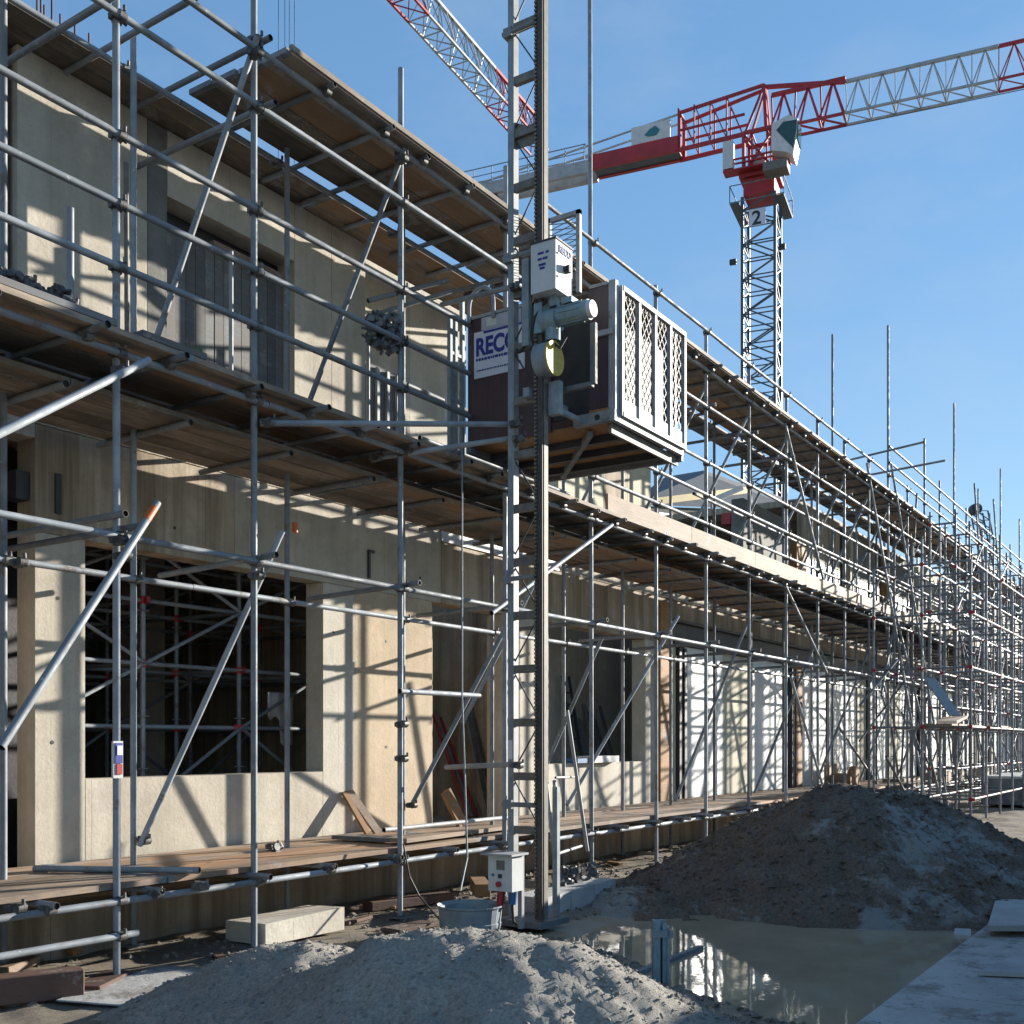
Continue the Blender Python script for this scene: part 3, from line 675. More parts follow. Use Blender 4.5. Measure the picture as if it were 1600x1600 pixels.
deck(.603, 1.2, 28.5, strips(6.30, 7.75, 6), 'wood_floor', 3.9, .003)
deck(4.035, 1.2, 36.3, strips(6.58, 7.56, 4), 'wood_deck', 3.3)
x = 3.4
while x < 36:
    T(tra, (x, 6.52, 4.008), (x + .02, 7.66, 4.008), 'galv_dull'); x += 1.05
for lst in ((36.4, 48, 4.293), (37.8, 48, 6.993)):
    brd.append((box_mesh('wood_deck'), Matrix.Translation((lst[0], 6.1, lst[2])) @ Matrix.Diagonal((lst[1] - lst[0], 1.25, .04, 1))))
x = 11.35
while x < 25.5:
    toe.append((box_mesh('wood_pale'), Matrix.Translation((x, 6.125, 4.34 + random.uniform(0, .01))) @ Matrix.Diagonal((2.4 - .01, .035, .20, 1)))); x += 2.4
while x < 47:
    if int(x) % 3: toe.append((box_mesh('wood_pale'), Matrix.Translation((x, 6.125, 4.34)) @ Matrix.Diagonal((2.39, .035, .20, 1))))
    x += 2.4
emit('standard', std, scf); emit('ledger', led, scf); emit('guard_rail', rail, scf); emit('transom', tra, scf); emit('brace', bra, scf)
emit('deck_board', brd, scf); emit('toe_board', toe, scf); emit('coupler', coup, scf); emit('base_plate', base, scf)
# painted sleeves on the tubes
def band(a, b, mat, r=.0285): MBx = MB(); MBx.cyl(a, b, r, 12); MBx.build('paint_band', M[mat], scf)
pa, pb = P(1, 1168, Y=5.75), P(246, 786, Y=6.16); band(pa.lerp(pb, .915), pa.lerp(pb, .975), 'orange_paint', .0285)
p = P(461, 832, Y=7.15); band(p, p + Vector((0, 0, .09)), 'orange_paint', .026)
p = P(360, 560, Y=7.3)
for i, m_ in enumerate(('green', 'red', 'blue_print')): band(Vector((5.9 + .35, 7.3, 4.85 + .0 - i * .12)), Vector((6.25, 7.3, 4.95 - i * .12)), m_, .026)

# ------------------------------------------------------------------ ringlock towers (red rosettes)
def ring_scaffold(name, label, xs_, ys_, z0, zt, zl, cat='scaffold', diag=True, mat='galv', skipx=None, collar=.037, redp=.6):
    t = thing(name, label, cat, (xs_[0], ys_[0], z0)); st_ = []; lg = []; ro = []; wd = []; dg = []
    rm = MB(); rm.cyl((0, 0, -.006), (0, 0, .006), .06, 8, smooth=False); rm = rm.mesh('rosette', M['galv_dull'])
    rr = MB(); rr.cyl((0, 0, -.035), (0, 0, .035), collar, 8); rr.box(.02, .085, -.02, .02, -.025, .03); rr = rr.mesh('wedge_head', M['red'])
    for x in xs_:
        for y in ys_:
            ztt = zt(x, y) if callable(zt) else zt
            st_.append((tube_mesh(mat, 8), seg_mat((x, y, z0), (x, y, ztt), .0245)))
            z = z0 + .25
            while z < ztt: ro.append((rm, Matrix.Translation((x, y, z)))); z += .5
            for zz in zl:
                if zz < ztt and random.random() < redp: wd.append((rr, Matrix.Translation((x, y, zz)) @ Matrix.Rotation(random.choice((0, 1.57, 3.14, -1.57)), 4, 'Z')))
    for zz in zl:
        for y in ys_:
            for a, b in zip(xs_, xs_[1:]): lg.append((tube_mesh(mat, 8), seg_mat((a, y, zz), (b, y, zz), .022)))
        for x in xs_:
            for a, b in zip(ys_, ys_[1:]): lg.append((tube_mesh('galv_dull', 8), seg_mat((x, a, zz), (x, b, zz), .022)))
    if diag:
        for k, (a, b) in enumerate(zip(xs_, xs_[1:])):
            for y in ys_[::2]:
                for q, (u, v) in enumerate(zip(zl, zl[1:])):
                    if (k + q) % 2 == 0: dg.append((tube_mesh(mat, 8), seg_mat((a, y - .03, u), (b, y - .03, v), .02)))
                    elif random.random() < .4: dg.append((tube_mesh(mat, 8), seg_mat((b, y - .03, u), (a, y - .03, v), .02)))
    emit('standard', st_, t); emit('ledger', lg, t); emit('rosette', ro, t); emit('wedge_head', wd, t)
    if dg: emit('diagonal', dg, t)
    return t
ring_scaffold('shoring_tower', 'grey shoring frames with red clamps propping the ceiling inside the large left window', [4.3, 5.5, 6.7, 7.9, 9.1, 10.1], [8.62, 9.6, 10.8, 12.2, 13.8], .6, 3.95, [1.0, 1.75, 2.35, 2.95, 3.5], 'shoring', mat='galv', redp=.7, collar=.045)
def towtop(x, y): return 6.1 - .5 * ((int(x * 3) + int(y * 5)) % 3)
rs = ring_scaffold('ring_scaffold', 'modular scaffold tower with red wedge heads standing right of the soil heap', [22.3, 23.9, 25.5, 27.1, 28.7, 30.7, 32.7, 35.2, 37.8, 40.3, 43], [4.15, 5.05, 5.98], .05, towtop, [.5, 1.9, 3.05, 4.1, 5.1], diag=False, redp=.85)
for (a, b, c_) in ((22.35, 23.85, .3), (23.95, 25.4, .3), (25.6, 27.0, 0), (27.2, 28.6, .2)):
    board('deck_board', a, b, 4.2 + c_, 4.5 + c_, 1.93, 1.97, rs, 'wood_pale'); board('deck_board', a, b, 4.52 + c_, 4.82 + c_, 1.93, 1.97, rs, 'wood_pale')
for p0, p1, m_ in (((1530, 1230), (1575, 1320), 'yellow_beam'), ((1395, 1030), (1425, 1160), 'wood_pale')):
    a = P(*p0, Y=4.3); b = P(*p1, Y=4.3 if m_ == 'yellow_beam' else 4.5)
a = P(1452, 1060, Y=4.9); b = P(1492, 1118, Y=4.3); mb = MB(); mb.beam(a, b, .22, .03); tag(mb.build('loose_board', M['galv_bright']), 'pale metal board tipped diagonally between the modular scaffold poles', 'board')
mb = MB(); mb.hexa([v for v in (P(1465, 1131, Y=4.35), P(1495, 1131, Y=4.15), P(1512, 1122, Y=4.15), P(1475, 1124, Y=4.6), P(1465, 1126, Y=4.35), P(1495, 1126, Y=4.15), P(1512, 1118, Y=4.15), P(1475, 1120, Y=4.6))])
tag(mb.build('wooden_board', M['wood_pale']), 'short wooden board lying across a low ledger of the modular scaffold', 'board')
# rear and low extra tower between wall scaffold bays
ring_scaffold('rear_ring_scaffold', 'second modular scaffold row with red clamps hard against the far white wall panels', [26.2, 27.8, 29.4, 31.0, 33.0, 35.5, 38], [5.2, 5.75], .05, 6.9, [1.0, 2.4, 4.6, 5.6, 6.6])

# ------------------------------------------------------------------ hoist mast
mast = thing('hoist_mast', 'tall steel ladder mast with toothed rack carrying the goods hoist', 'hoist mast', (8.1, 5.2, 0))
MX, MYL, MYR = 8.1, 5.315, 5.02; MT = 9.6
def mpart(name, mb, mat, **k): return mb.build(name, mat if isinstance(mat, list) else M[mat], mast)
mb = MB(); mb.box(MX - .03, MX + .045, MYL, MYL + .05, .05, MT); mpart('stile', mb, 'mast_steel')
mb = MB(); mb.box(MX - .03, MX + .05, MYL - .012, MYL - .001, .05, MT); mpart('stile_flange', mb, 'galv_bright')
mb = MB(); mb.box(MX - .03, MX + .035, MYR - .035, MYR + .02, .05, MT); mpart('stile', mb, 'mast_brown')
mb = MB(); mb.box(MX - .04, MX + .02, MYR + .022, MYR + .055, .05, MT)
mb.box(MX - .055, MX - .041, MYR - .03, MYR + .02, .05, MT); mpart('rack', mb, 'mast_rack')
mb = MB(); z = .1
while z < MT:
    mb.box(MX - .062, MX - .04, MYR + .026, MYR + .05, z, z + .018); z += .036
mpart('rack_teeth', mb, 'mast_brown')['kind'] = 'stuff'
z = .35; k = 0
while z < MT:
    mb = MB(); mb.beam((MX, MYR + .055, z), (MX, MYL - .012, z), .05, .07); mpart('rung', mb, 'mast_brown')
    mb = MB(); (a, b) = ((z + .06, z + .44) if k % 2 else (z + .44, z + .06)); mb.cyl((MX, MYR + .05, a), (MX, MYL, b), .007, 6); mpart('brace_rod', mb, 'dark_steel')
    z += .475; k += 1
for zz in (1.05, 3.05, 5.9, 7.9):
    mb = MB(); mb.cyl((MX - .05, MYR + .05, zz), (MX - .05, MYL + .09, zz), .022, 8); mb.box(MX - .07, MX + .05, MYL - .01, MYL + .075, zz - .04, zz + .04); mpart('tie_bracket', mb, 'galv_dull')
mb = MB(); mb.prism([(MX + .01, MYR + .056, 6.98), (MX + .01, MYL - .013, 7.12), (MX + .01, MYL - .013, 6.88), (MX + .01, MYR + .056, 6.88)], (.01, 0, 0)); mpart('gusset_plate', mb, 'mast_brown')
mb = MB(); mb.box(MX - .12, MX + .36, MYR - .06, MYL + .12, -.02, .035); mpart('base_frame', mb, 'galv_dull')
mb = MB(); mb.box(MX + .28, MX + .33, MYL - .1, MYL - .04, .05, 1.55); mpart('rear_leg', mb, 'galv_bright')
mb = MB(); mb.box(MX + .28, MX + .33, MYR + .02, MYR + .07, .05, 1.2); mpart('rear_leg', mb, 'mast_steel')
mb = MB(); mb.box(MX - .035, MX - .031, MYL - .001, MYL + .045, 1.45, 1.62); mpart('number_plate', mb, 'sign_white')
# ------------------------------------------------------------------ hoist cage
cage = thing('hoist_cage', 'goods hoist cage with brown panels and mesh gate high on the steel mast', 'hoist', (9.4, 5.45, 4.4))
def cp(name, mb, mat): return mb.build(name, mat if isinstance(mat, list) else M[mat], cage)
X0, X1, Y0, Y1, Z0, Z1 = 8.69, 10.14, 4.63, 6.27, 4.50, 5.74
mb = MB(); mb.box(X0, X0 + .02, Y0 + .06, MYR - .14, Z0 + .12, Z1); cp('side_panel', mb, 'panel_brown')
mb = MB(); mb.box(X0, X0 + .02, MYL - .02, Y1 - .02, Z0 + .0, Z1); cp('side_panel', mb, 'panel_brown')
mb = MB(); mb.box(X0 + .025, X0 + .045, MYR - .16, MYL, Z0 + .1, Z1 - .05); cp('dark_screen', mb, 'black')
mb = MB(); mb.box(X0 - .01, X0 + .03, MYL - .02, Y1 - .02, Z1, Z1 + .03); cp('panel_rail', mb, 'galv_bright')
mb = MB(); mb.box(X0 - .01, X0 + .03, Y0 + .06, MYR - .14, Z1, Z1 + .03); cp('panel_rail', mb, 'galv_bright')
mb = MB(); mb.box(X0 - .015, X0 + .005, Y0 + .04, MYR - .14, Z0 + .1, Z0 + .125); cp('kick_strip', mb, 'wood_orange')
mb = MB(); mb.box(X1 - .02, X1, Y0 + .06, Y1 - .02, Z0 + .1, Z1); cp('side_panel', mb, 'panel_brown')
# floor frame
mb = MB(); mb.box(X0 - .02, X0 + .04, Y0 - .02, MYR + .02, Z0, Z0 + .1); cp('floor_beam', mb, 'galv')
mb = MB(); mb.box(X0 + .05, X1, Y0 - .02, Y0 + .03, Z0, Z0 + .1); cp('floor_beam', mb, 'galv_bright')
mb = MB(); mb.box(X0 + .05, X1 + .02, Y0 + .05, Y0 + .08, Z0 - .09, Z0); cp('floor_beam', mb, 'mast_brown')
mb = MB(); mb.box(X1, X1 + .04, Y0, Y1, Z0 - .05, Z0 + .08); cp('floor_beam', mb, 'galv_dull')
mb = MB(); mb.box(X0, X1, Y1 - .05, Y1, Z0 - .06, Z0 + .05); cp('floor_beam', mb, 'galv_dull')
mb = MB(); mb.box(X0 + .05, X1 - .01, Y0 + .1, Y1 - .06, Z0 + .0, Z0 + .03); cp('floor_board', mb, 'wood_orange')
for f in (.22, .5, .78): mb = MB(); mb.box(X0 + .05 + (X1 - X0) * f - .03, X0 + .05 + (X1 - X0) * f + .03, Y0 + .1, Y1 - .06, Z0 - .07, Z0 - .002); cp('cross_beam', mb, 'dark_steel')
mb = MB(); mb.beam((X0 + .1, Y0 + .3, Z0 - .05), (X1 - .1, Y1 - .3, Z0 - .05), .05, .05); cp('cross_beam', mb, 'galv_dull')
# corner post with bolt holes
mb = MB(); mb.box(X0 - .01, X0 + .05, Y0 - .02, Y0 + .05, Z0 + .1, Z1 + .03); cp('corner_post', mb, 'galv')
mb = MB(); mb.box(X0 - .03, X0 + .0, Y0 + .0, Y0 + .2, Z0 + .78, Z0 + .83); cp('gate_latch', mb, 'galv_bright')
mb = MB(); mb.cyl((X0 - .023, Y0 + .16, Z0 + .05), (X0 - .018, Y0 + .16, Z0 + .05), .028, 12); cp('bolt', mb, 'black')
# gate
GX0 = X0 + .1; nb = 4; st = (X1 - GX0) / nb
for i in range(nb + 1): mb = MB(); mb.box(GX0 + st * i - .022, GX0 + st * i + .022, Y0 - .045, Y0 - .005, Z0 + .06, Z1); cp('gate_bar', mb, 'galv_bright')
for z in (Z0 + .08, Z1 - .02): mb = MB(); mb.box(GX0, X1, Y0 - .05, Y0 - .0, z - .022, z + .022); cp('gate_rail', mb, 'galv_bright')
for i in range(nb):
    a0 = GX0 + st * i + .022; a1 = a0 + st - .044; zb, zt2 = Z0 + .22, Z1 - .04
    mb = MB(); mb.box(a0, a1, Y0 - .03, Y0 - .02, Z0 + .1, Z0 + .22); cp('kick_plate', mb, 'white')
    mb = MB(); wdt = a1 - a0; hgt = zt2 - zb; s_ = .09; n_ = int((wdt + hgt) / s_) + 2
    for q in range(n_):
        for sgn in (1, -1):
            # line z = zb + c + sgn*1.4*(x-a0)
            pts = []
            c0 = q * s_ * 1.4 - (0 if sgn < 0 else wdt * 1.4)
            for xx in (a0, a1):
                pts.append((xx, zb + c0 + sgn * 1.4 * (xx - a0)))
            (xa, za), (xb, zb2) = pts
            if max(za, zb2) < zb or min(za, zb2) > zt2: continue
            def clip(xa, za, xb, zb_):
                def at(z): return xa + (xb - xa) * (z - za) / (zb_ - za)
                A = (xa, za); Bq = (xb, zb_)
                if A[1] < zb: A = (at(zb), zb)
                if A[1] > zt2: A = (at(zt2), zt2)
                if Bq[1] < zb: Bq = (at(zb), zb)
                if Bq[1] > zt2: Bq = (at(zt2), zt2)
                return A, Bq
            A, Bq = clip(xa, za, xb, zb2)
            if abs(A[0] - Bq[0]) > .01: mb.beam((A[0], Y0 - .025, A[1]), (Bq[0], Y0 - .025, Bq[1]), .008, .003, 0, (0, 1, 0))
    o = cp('gate_mesh', mb, 'galv_bright')
mb = MB(); mb.box(GX0 + .03, X1 - .03, Y0 + .12, Y0 + .13, Z0 + .1, Z1 - .22); cp('mesh_backing', mb, 'black')  # plain black sheet behind the gate mesh, makes its gaps dark
# drive: carriage, cabinet, motor, brake
mb = MB(); mb.box(7.98, 8.04, 5.09, 5.16, 5.06, 5.82); cp('carriage_beam', mb, 'mast_steel')
mb = MB(); mb.box(8.0, 8.68, 5.1, 5.16, 4.62, 4.7); mb.box(8.0, 8.68, 5.1, 5.16, 5.7, 5.78); cp('carriage_arm', mb, 'mast_steel')
mb = MB(); mb.box(8.12, 8.18, 4.86, 4.97, 4.46, 4.75); mb.box(8.19, 8.67, 4.9, 4.94, 4.5, 4.54); cp('carriage_arm', mb, 'mast_steel')
mb = MB(); mb.beam((8.3, 4.62, 5.25), (8.3, 4.62, 4.72), .05, .04); mb.beam((8.3, 4.63, 4.72), (8.3, 4.98, 4.72), .05, .04); cp('bracket', mb, 'galv_dull')
CX0, CX1, CY0, CY1, CZ0, CZ1 = 7.94, 8.22, 4.79, 5.04, 5.47, 5.91
mb = MB(); mb.box(CX0, CX1, CY0, CY1, CZ0, CZ1 - .015); cab = cp('control_cabinet', mb, 'cabinet')
mb = MB(); mb.box(CX0 - .008, CX1 + .008, CY0 - .008, CY1 + .008, CZ1 - .015, CZ1); mb.build('lid', M['dark_steel'], cab)
mb = MB(); mb.cyl(((CX0 + CX1) / 2 + .02, CY0 - .03, 5.68), ((CX0 + CX1) / 2 + .02, CY0, 5.68), .035, 10); mb.box((CX0 + CX1) / 2 - .0, (CX0 + CX1) / 2 + .04, CY0 - .05, CY0 - .03, 5.65, 5.71); mb.build('switch', M['black'], cab)
mb = MB(); mb.cyl((CX0 + .03, CY0 - .006, 5.78), (CX0 + .03, CY0, 5.78), .01, 8); mb.cyl((CX0 + .03, CY0 - .006, 5.58), (CX0 + .03, CY0, 5.58), .01, 8); mb.build('lock', M['black'], cab)
put_text('lettering', 'RECO', .085, 'blue_print', (CX0 + .05, CY0 - .004, 5.80), (1, 0, 0), (0, 0, 1), cab, .002, .92)
mb = MB()
for i, (a, b, z) in enumerate(((.02, .08, 5.80), (.10, .13, 5.80), (.02, .06, 5.75), (.07, .12, 5.75), (.03, .1, 5.70), (.04, .09, 5.67))): mb.box(CX0 - .003, CX0, CY1 - .05 - b, CY1 - .05 - a, z - .008, z + .012)
mb.build('sticker_print', M['blue_print'], cab)
mb = MB(); mb.cyl((8.08, 4.98, 5.26), (8.08, 4.84, 5.26), .10, 14); mb.box(8.02, 8.14, 4.98, 5.06, 5.16, 5.42); mb.cyl((8.08, 4.9, 5.2), (8.08, 4.9, 5.08), .07, 10); cp('gearbox', mb, 'motor')
mb = MB(); mb.cyl((8.08, 4.84, 5.28), (8.08, 4.54, 5.28), .085, 16)
for i in range(10): t_ = i * math.pi / 5; mb.beam((8.08 + .088 * math.cos(t_), 4.82, 5.28 + .088 * math.sin(t_)), (8.08 + .088 * math.cos(t_), 4.6, 5.28 + .088 * math.sin(t_)), .008, .008)
cp('motor', mb, 'motor')
mb = MB(); mb.cyl((8.08, 4.54, 5.28), (8.08, 4.50, 5.28), .078, 16, r2=.07); cp('fan_cover', mb, 'cabinet')
mb = MB(); mb.box(8.02, 8.14, 4.68, 4.78, 5.36, 5.41); mb.box(8.05, 8.12, 4.86, 4.92, 5.38, 5.48); cp('terminal_box', mb, 'motor')
mb = MB(); mb.cyl((8.05, 5.02, 4.92), (8.05, 4.88, 4.92), .145, 20); cp('safety_brake', mb, 'mast_steel')
mb = MB(); mb.cyl((8.05, 4.879, 4.92), (8.05, 4.86, 4.92), .15, 20); cp('brake_cover', mb, 'yellow')
mb = MB(); mb.path([(8.05, 4.95, 5.45), (8.02, 5.05, 5.3), (8.02, 5.1, 5.1), (8.0, 5.2, 5.02), (8.1, 5.3, 5.1)], .012, 6); cp('cable', mb, 'rubber')
mb = MB(); mb.path([(8.05, 4.98, 5.16), (8.04, 4.88, 5.06), (8.06, 4.82, 5.0), (8.1, 4.78, 5.1)], .012, 6); cp('cable', mb, 'rubber')
# tall guard above
mb = MB(); mb.box(8.68, 8.72, 4.98, 5.02, Z1, 6.5); mb.box(8.68, 8.72, 5.3, 5.34, Z1, 6.5); mb.box(8.68, 8.72, 4.98, 5.34, 6.46, 6.5); cp('guard_frame', mb, 'galv_bright')
mb = MB()
for i in range(14):
    z = Z1 + .03 + i * .052; mb.beam((8.7, 5.02, z), (8.7, 5.3, z + .05), .006); mb.beam((8.7, 5.3, z), (8.7, 5.02, z + .05), .006)
cp('guard_mesh', mb, 'galv')
# sign on the panel, seen from -X: writing runs towards -Y
mb = MB(); mb.box(X0 - .014, X0 - .003, 5.58, 6.165, 5.15, 5.60); sign = cp('sign_board', mb, 'sign_white')
put_text('lettering', 'RECO', .235, 'blue_print', (X0 - .017, 6.145, 5.37), (0, -1, 0), (0, 0, 1), sign, .008, .80)
mb = MB(); mb.box(X0 - .018, X0 - .0145, 5.58, 6.05, 5.572, 5.594); mb.build('blue_stripe', M['blue_print'], sign)
mb = MB()
random.seed(3); y = 6.14
while y > 5.62:
    l = random.uniform(.015, .04); mb.box(X0 - .0175, X0 - .0145, y - l, y, 5.315, 5.34); y -= l + .008
y = 6.13
while y > 5.62:
    l = random.uniform(.012, .03); mb.box(X0 - .0175, X0 - .0145, y - l, y, 5.215, 5.228); y -= l + .008
mb.build('small_print', M['blue_print'], sign)
mb = MB(); mb.box(X0 - .012, X0 - .002, 5.62, 6.08, 5.605, 5.73); sg2 = cp('notice_board', mb, 'sign_grey')
mb = MB(); mb.box(X0 - .016, X0 - .0125, 5.9, 6.02, 5.63, 5.71); mb.build('notice_print', M['cabinet'], sg2)
# landing gate between scaffold and cage
lg = thing('landing_gate', 'galvanised swing gate with round hoop left of the hoist cage', 'gate', (8.5, 6.3, 4.3))
for px_ in (703, 711, 722): a = P(px_, 700, Y=6.36); mb = MB(); mb.box(a.x - .018, a.x + .018, 6.34, 6.38, 4.36, 5.75 if px_ < 720 else 5.98); mb.build('gate_post', M['mast_steel'], lg)
a = P(703, 500, Y=6.36).x; b = P(722, 500, Y=6.36).x
for z in (4.45, 4.95, 5.4, 5.74): mb = MB(); mb.box(a + .019, b - .019, 6.345, 6.375, z, z + .03); mb.build('gate_rail', M['mast_steel'], lg)
pts = []
for i in range(13):
    t_ = math.pi * i / 12; pts.append((8.66, 6.1 - .145 * math.cos(t_) - .03, 5.85 + .17 * math.sin(t_)))
mb = MB(); mb.path([(8.66, 5.925, 5.7)] + pts + [(8.66, 6.215, 5.7)], .02, 8); mb.build('hoop', M['galv'], lg)
a = P(700, 640, Y=6.5); mb = MB(); mb.box(a.x, a.x + .06, 6.48, 6.54, a.z - .1, a.z + .18); tag(mb.build('plastic_bottle', M['sign_white']), 'pale bottle hung beside the landing gate of the hoist', 'bottle')

# ------------------------------------------------------------------ hoist ground control box
cb = thing('power_box', 'light grey power box with red and blue plugs at the foot of the hoist mast', 'power box', (7.6, 5.1, 0))
a = P(765, 1335, X=7.55); 
yl = P(763, 1360, X=7.55).y; yr = P(800, 1360, X=7.55).y; zt = 1.6 - 178 / F * 9.05; zb = zt - .30
mb = MB(); mb.box(7.55, 7.72, yr, yl, zb, zt); bx = mb.build('box_body', M['cabinet'], cb)
mb = MB(); mb.box(7.5, 7.76, yr - .03, yl + .05, zt, zt + .018); mb.build('rain_cover', M['galv_bright'], cb)
yc = (yl + yr) / 2
mb = MB(); mb.box(7.546, 7.5495, yc - .045, yc + .035, zb + .18, zb + .26); mb.build('meter_window', M['mast_brown'], bx)
mb = MB(); mb.box(7.546, 7.5495, yc - .02, yc + .02, zb + .11, zb + .145); mb.build('switch', M['black'], bx)
mb = MB(); mb.cyl((7.53, yc + .01, zb + .06), (7.549, yc + .01, zb + .06), .025, 12); mb.build('main_switch', M['red'], bx)
mb = MB(); mb.cyl((7.54, yc + .07, zb + .135), (7.549, yc + .07, zb + .135), .011, 10); mb.build('button', M['blue_plug'], bx)
mb = MB(); mb.cyl((7.6, yc + .02, zb), (7.58, yc + .02, zb - .13), .033, 12); mb.build('plug', M['red'], cb)
mb = MB(); mb.cyl((7.62, yc - .09, zb), (7.60, yc - .09, zb - .11), .033, 12); mb.build('plug', M['blue_plug'], cb)
mb = MB(); mb.path([(7.58, yc + .02, zb - .13), (7.57, yc + .03, zb - .2), (7.56, yc + .05, .1)], .012, 6); mb.build('cable', M['rubber'], cb)
mb = MB(); mb.path([(7.6, yc - .09, zb - .11), (7.6, yc - .1, zb - .25), (7.62, yc - .12, .08)], .012, 6); mb.build('cable', M['rubber'], cb)
mb = MB(); mb.box(7.73, 7.77, yr + .02, yr + .06, .02, zt); mb.build('post', M['galv_bright'], cb)
# galvanised tub
tc_ = P(735, 1440, d=9.1); tx, ty = tc_.x, tc_.y + .0
mb = MB(); n = 28
prof = [(.25, .0), (.262, .08), (.256, .085), (.268, .20), (.278, .225), (.282, .228), (.282, .215), (.26, .2), (.24, .03)]
vs = []
for (r, z) in prof: vs += [(tx + r * math.cos(2 * math.pi * i / n), ty + r * math.sin(2 * math.pi * i / n), .02 + z) for i in range(n)]
mb.add(vs, [(k * n + i, k * n + (i + 1) % n, (k + 1) * n + (i + 1) % n, (k + 1) * n + i) for k in range(len(prof) - 1) for i in range(n)] + [tuple((len(prof) - 1) * n + i for i in range(n))], 0, False)
tag(mb.build('metal_tub', M['mast_steel']), 'round galvanised tub on the ground under the power box', 'tub')
# hanging cable
mb = MB(); pts = [P(*q, Y=yy) for q, yy in (((722, 700), 6.05), ((722, 1090), 6.0), ((726, 1200), 5.95), ((730, 1340), 5.8), ((719, 1392), 5.7))]
mb.path(pts, .009, 6); tag(mb.build('hanging_cable', M['mast_steel']), 'thin power cable hanging from the hoist cage down into the galvanised tub', 'cable')
mb = MB(); mb.path([P(*q, Y=yy) for q, yy in (((630, 1318), 6.15), ((640, 1370), 6.1), ((655, 1400), 6.05), ((672, 1420), 5.9), ((688, 1438), 5.7))], .008, 6); tag(mb.build('ground_cable', M['rubber']), 'thin cable running from the lower deck down to the mud left of the tub', 'cable')

# ------------------------------------------------------------------ tower cranes
def RV(r, d, z): return Vector((d * CA + r * SA, d * SA - r * CA, z))
def lattice(par, base, ax, side, upv, L, wdt, hgt, n, mat, tri=True, rc=.09, rd=.04, name='jib_section', flip=False):
    """triangular (one top chord) lattice along ax from base"""
    mb = MB(); ax = ax.normalized(); side = side.normalized(); b1 = base - side * wdt / 2; b2 = base + side * wdt / 2; t1 = base + upv * hgt
    for b in (b1, b2, t1): mb.beam(b, b + ax * L, rc * (1.5 if b is t1 else 1), rc * (1.5 if b is t1 else 1))
    for i in range(n):
        s0, s1, sm = L * i / n, L * (i + 1) / n, L * (i + .5) / n
        for b in (b1, b2): mb.beam(b + ax * s0, t1 + ax * sm, rd); mb.beam(t1 + ax * sm, b + ax * s1, rd)
        mb.beam(b1 + ax * s0, b2 + ax * s1, rd); mb.beam(b1 + ax * s0, b2 + ax * s0, rd); mb.beam(t1 + ax * s0, (b1 if i % 2 else b2) + ax * s0, rd)
    return mb.build(name, M[mat], par)
def box_mast(par, c, j, p, w_, z0, z1, seg, mat, rc=.16, rd=.07):
    z = z0; k = 0
    while z < z1 - .1:
        mb = MB(); ze = min(z + seg * 2, z1); cs = [c + j * sx * w_ / 2 + p * sy * w_ / 2 for sx, sy in ((-1, -1), (1, -1), (1, 1), (-1, 1))]
        for q in cs: mb.beam(Vector((q.x, q.y, z)), Vector((q.x, q.y, ze)), rc, rc, 0, tuple(j))
        zz = z
        while zz < ze - .05:
            for i in range(4):
                a, b = cs[i], cs[(i + 1) % 4]; e = min(zz + seg / 2, ze)
                if k % 2: a, b = b, a
                mb.beam(Vector((a.x, a.y, zz)), Vector((b.x, b.y, e)), rd); mb.beam(Vector((a.x, a.y, zz)), Vector((b.x, b.y, zz)), rd * .8)
            zz += seg / 2; k += 1
        mb.build('mast_section', M[mat], par); z = ze
V_ = Vector((CA, SA, 0)); R_ = Vector((SA, -CA, 0)); UP = Vector((0, 0, 1))
j1 = (R_ * .918 - V_ * .396).normalized(); p1 = (R_ * .396 + V_ * .918).normalized()
d0 = 66.0; C1 = RV((1190 - 800) / F * d0, d0, 0)
cr = thing('tower_crane', 'red and grey tower crane with white cabin and a number 2 on its mast', 'crane', C1)
box_mast(cr, C1, j1, p1, 1.94, 0, 34.4, 2.1, 'crane_mast', .17, .075)
mb = MB(); mb.box(-1.1, 1.1, -1.1, 1.1, 0, 1)
def obb(c, ax, sd_, l0, l1, w0, w1, z0, z1):
    return [c + ax * a + sd_ * b + UP * z for z in (z0, z1) for a, b in ((l0, w0), (l1, w0), (l1, w1), (l0, w1))]
def crp(name, pts, mat): mb = MB(); mb.hexa(pts); return mb.build(name, M[mat], cr)
mb = MB()
def frame(c, l0, l1, w0, w1, z0, z1, t_, mb, n=2):
    for z in (z0, z1):
        q = [c + j1 * a + p1 * b + UP * z for a, b in ((l0, w0), (l1, w0), (l1, w1), (l0, w1))]
        for i in range(4): mb.beam(q[i], q[(i + 1) % 4], t_)
    for a, b in ((l0, w0), (l1, w0), (l1, w1), (l0, w1)): mb.beam(c + j1 * a + p1 * b + UP * z0, c + j1 * a + p1 * b + UP * z1, t_)
crp('slewing_base', obb(C1, j1, p1, -.92, .92, -.92, .92, 34.5, 35.5), 'crane_red')
crp('slewing_ring', obb(C1, j1, p1, -1.15, 1.15, -1.15, 1.15, 35.52, 35.75), 'crane_red')
mb = MB(); frame(C1, -1.9, 1.6, -1.5, -1.0, 35.9, 36.5, .09, mb); frame(C1, -.9, .9, -.9, .9, 35.8, 38.3, .18, mb); frame(C1, -.45, .45, -.7, .7, 35.8, 38.3, .09, mb)
mb.beam(C1 + j1 * -.9 + p1 * -.9 + UP * 35.8, C1 + j1 * .9 + p1 * -.9 + UP * 38.2, .12); mb.beam(C1 + j1 * .9 + p1 * -.9 + UP * 35.8, C1 + j1 * -.9 + p1 * -.9 + UP * 38.2, .12); mb.build('slewing_frame', M['crane_red'], cr)
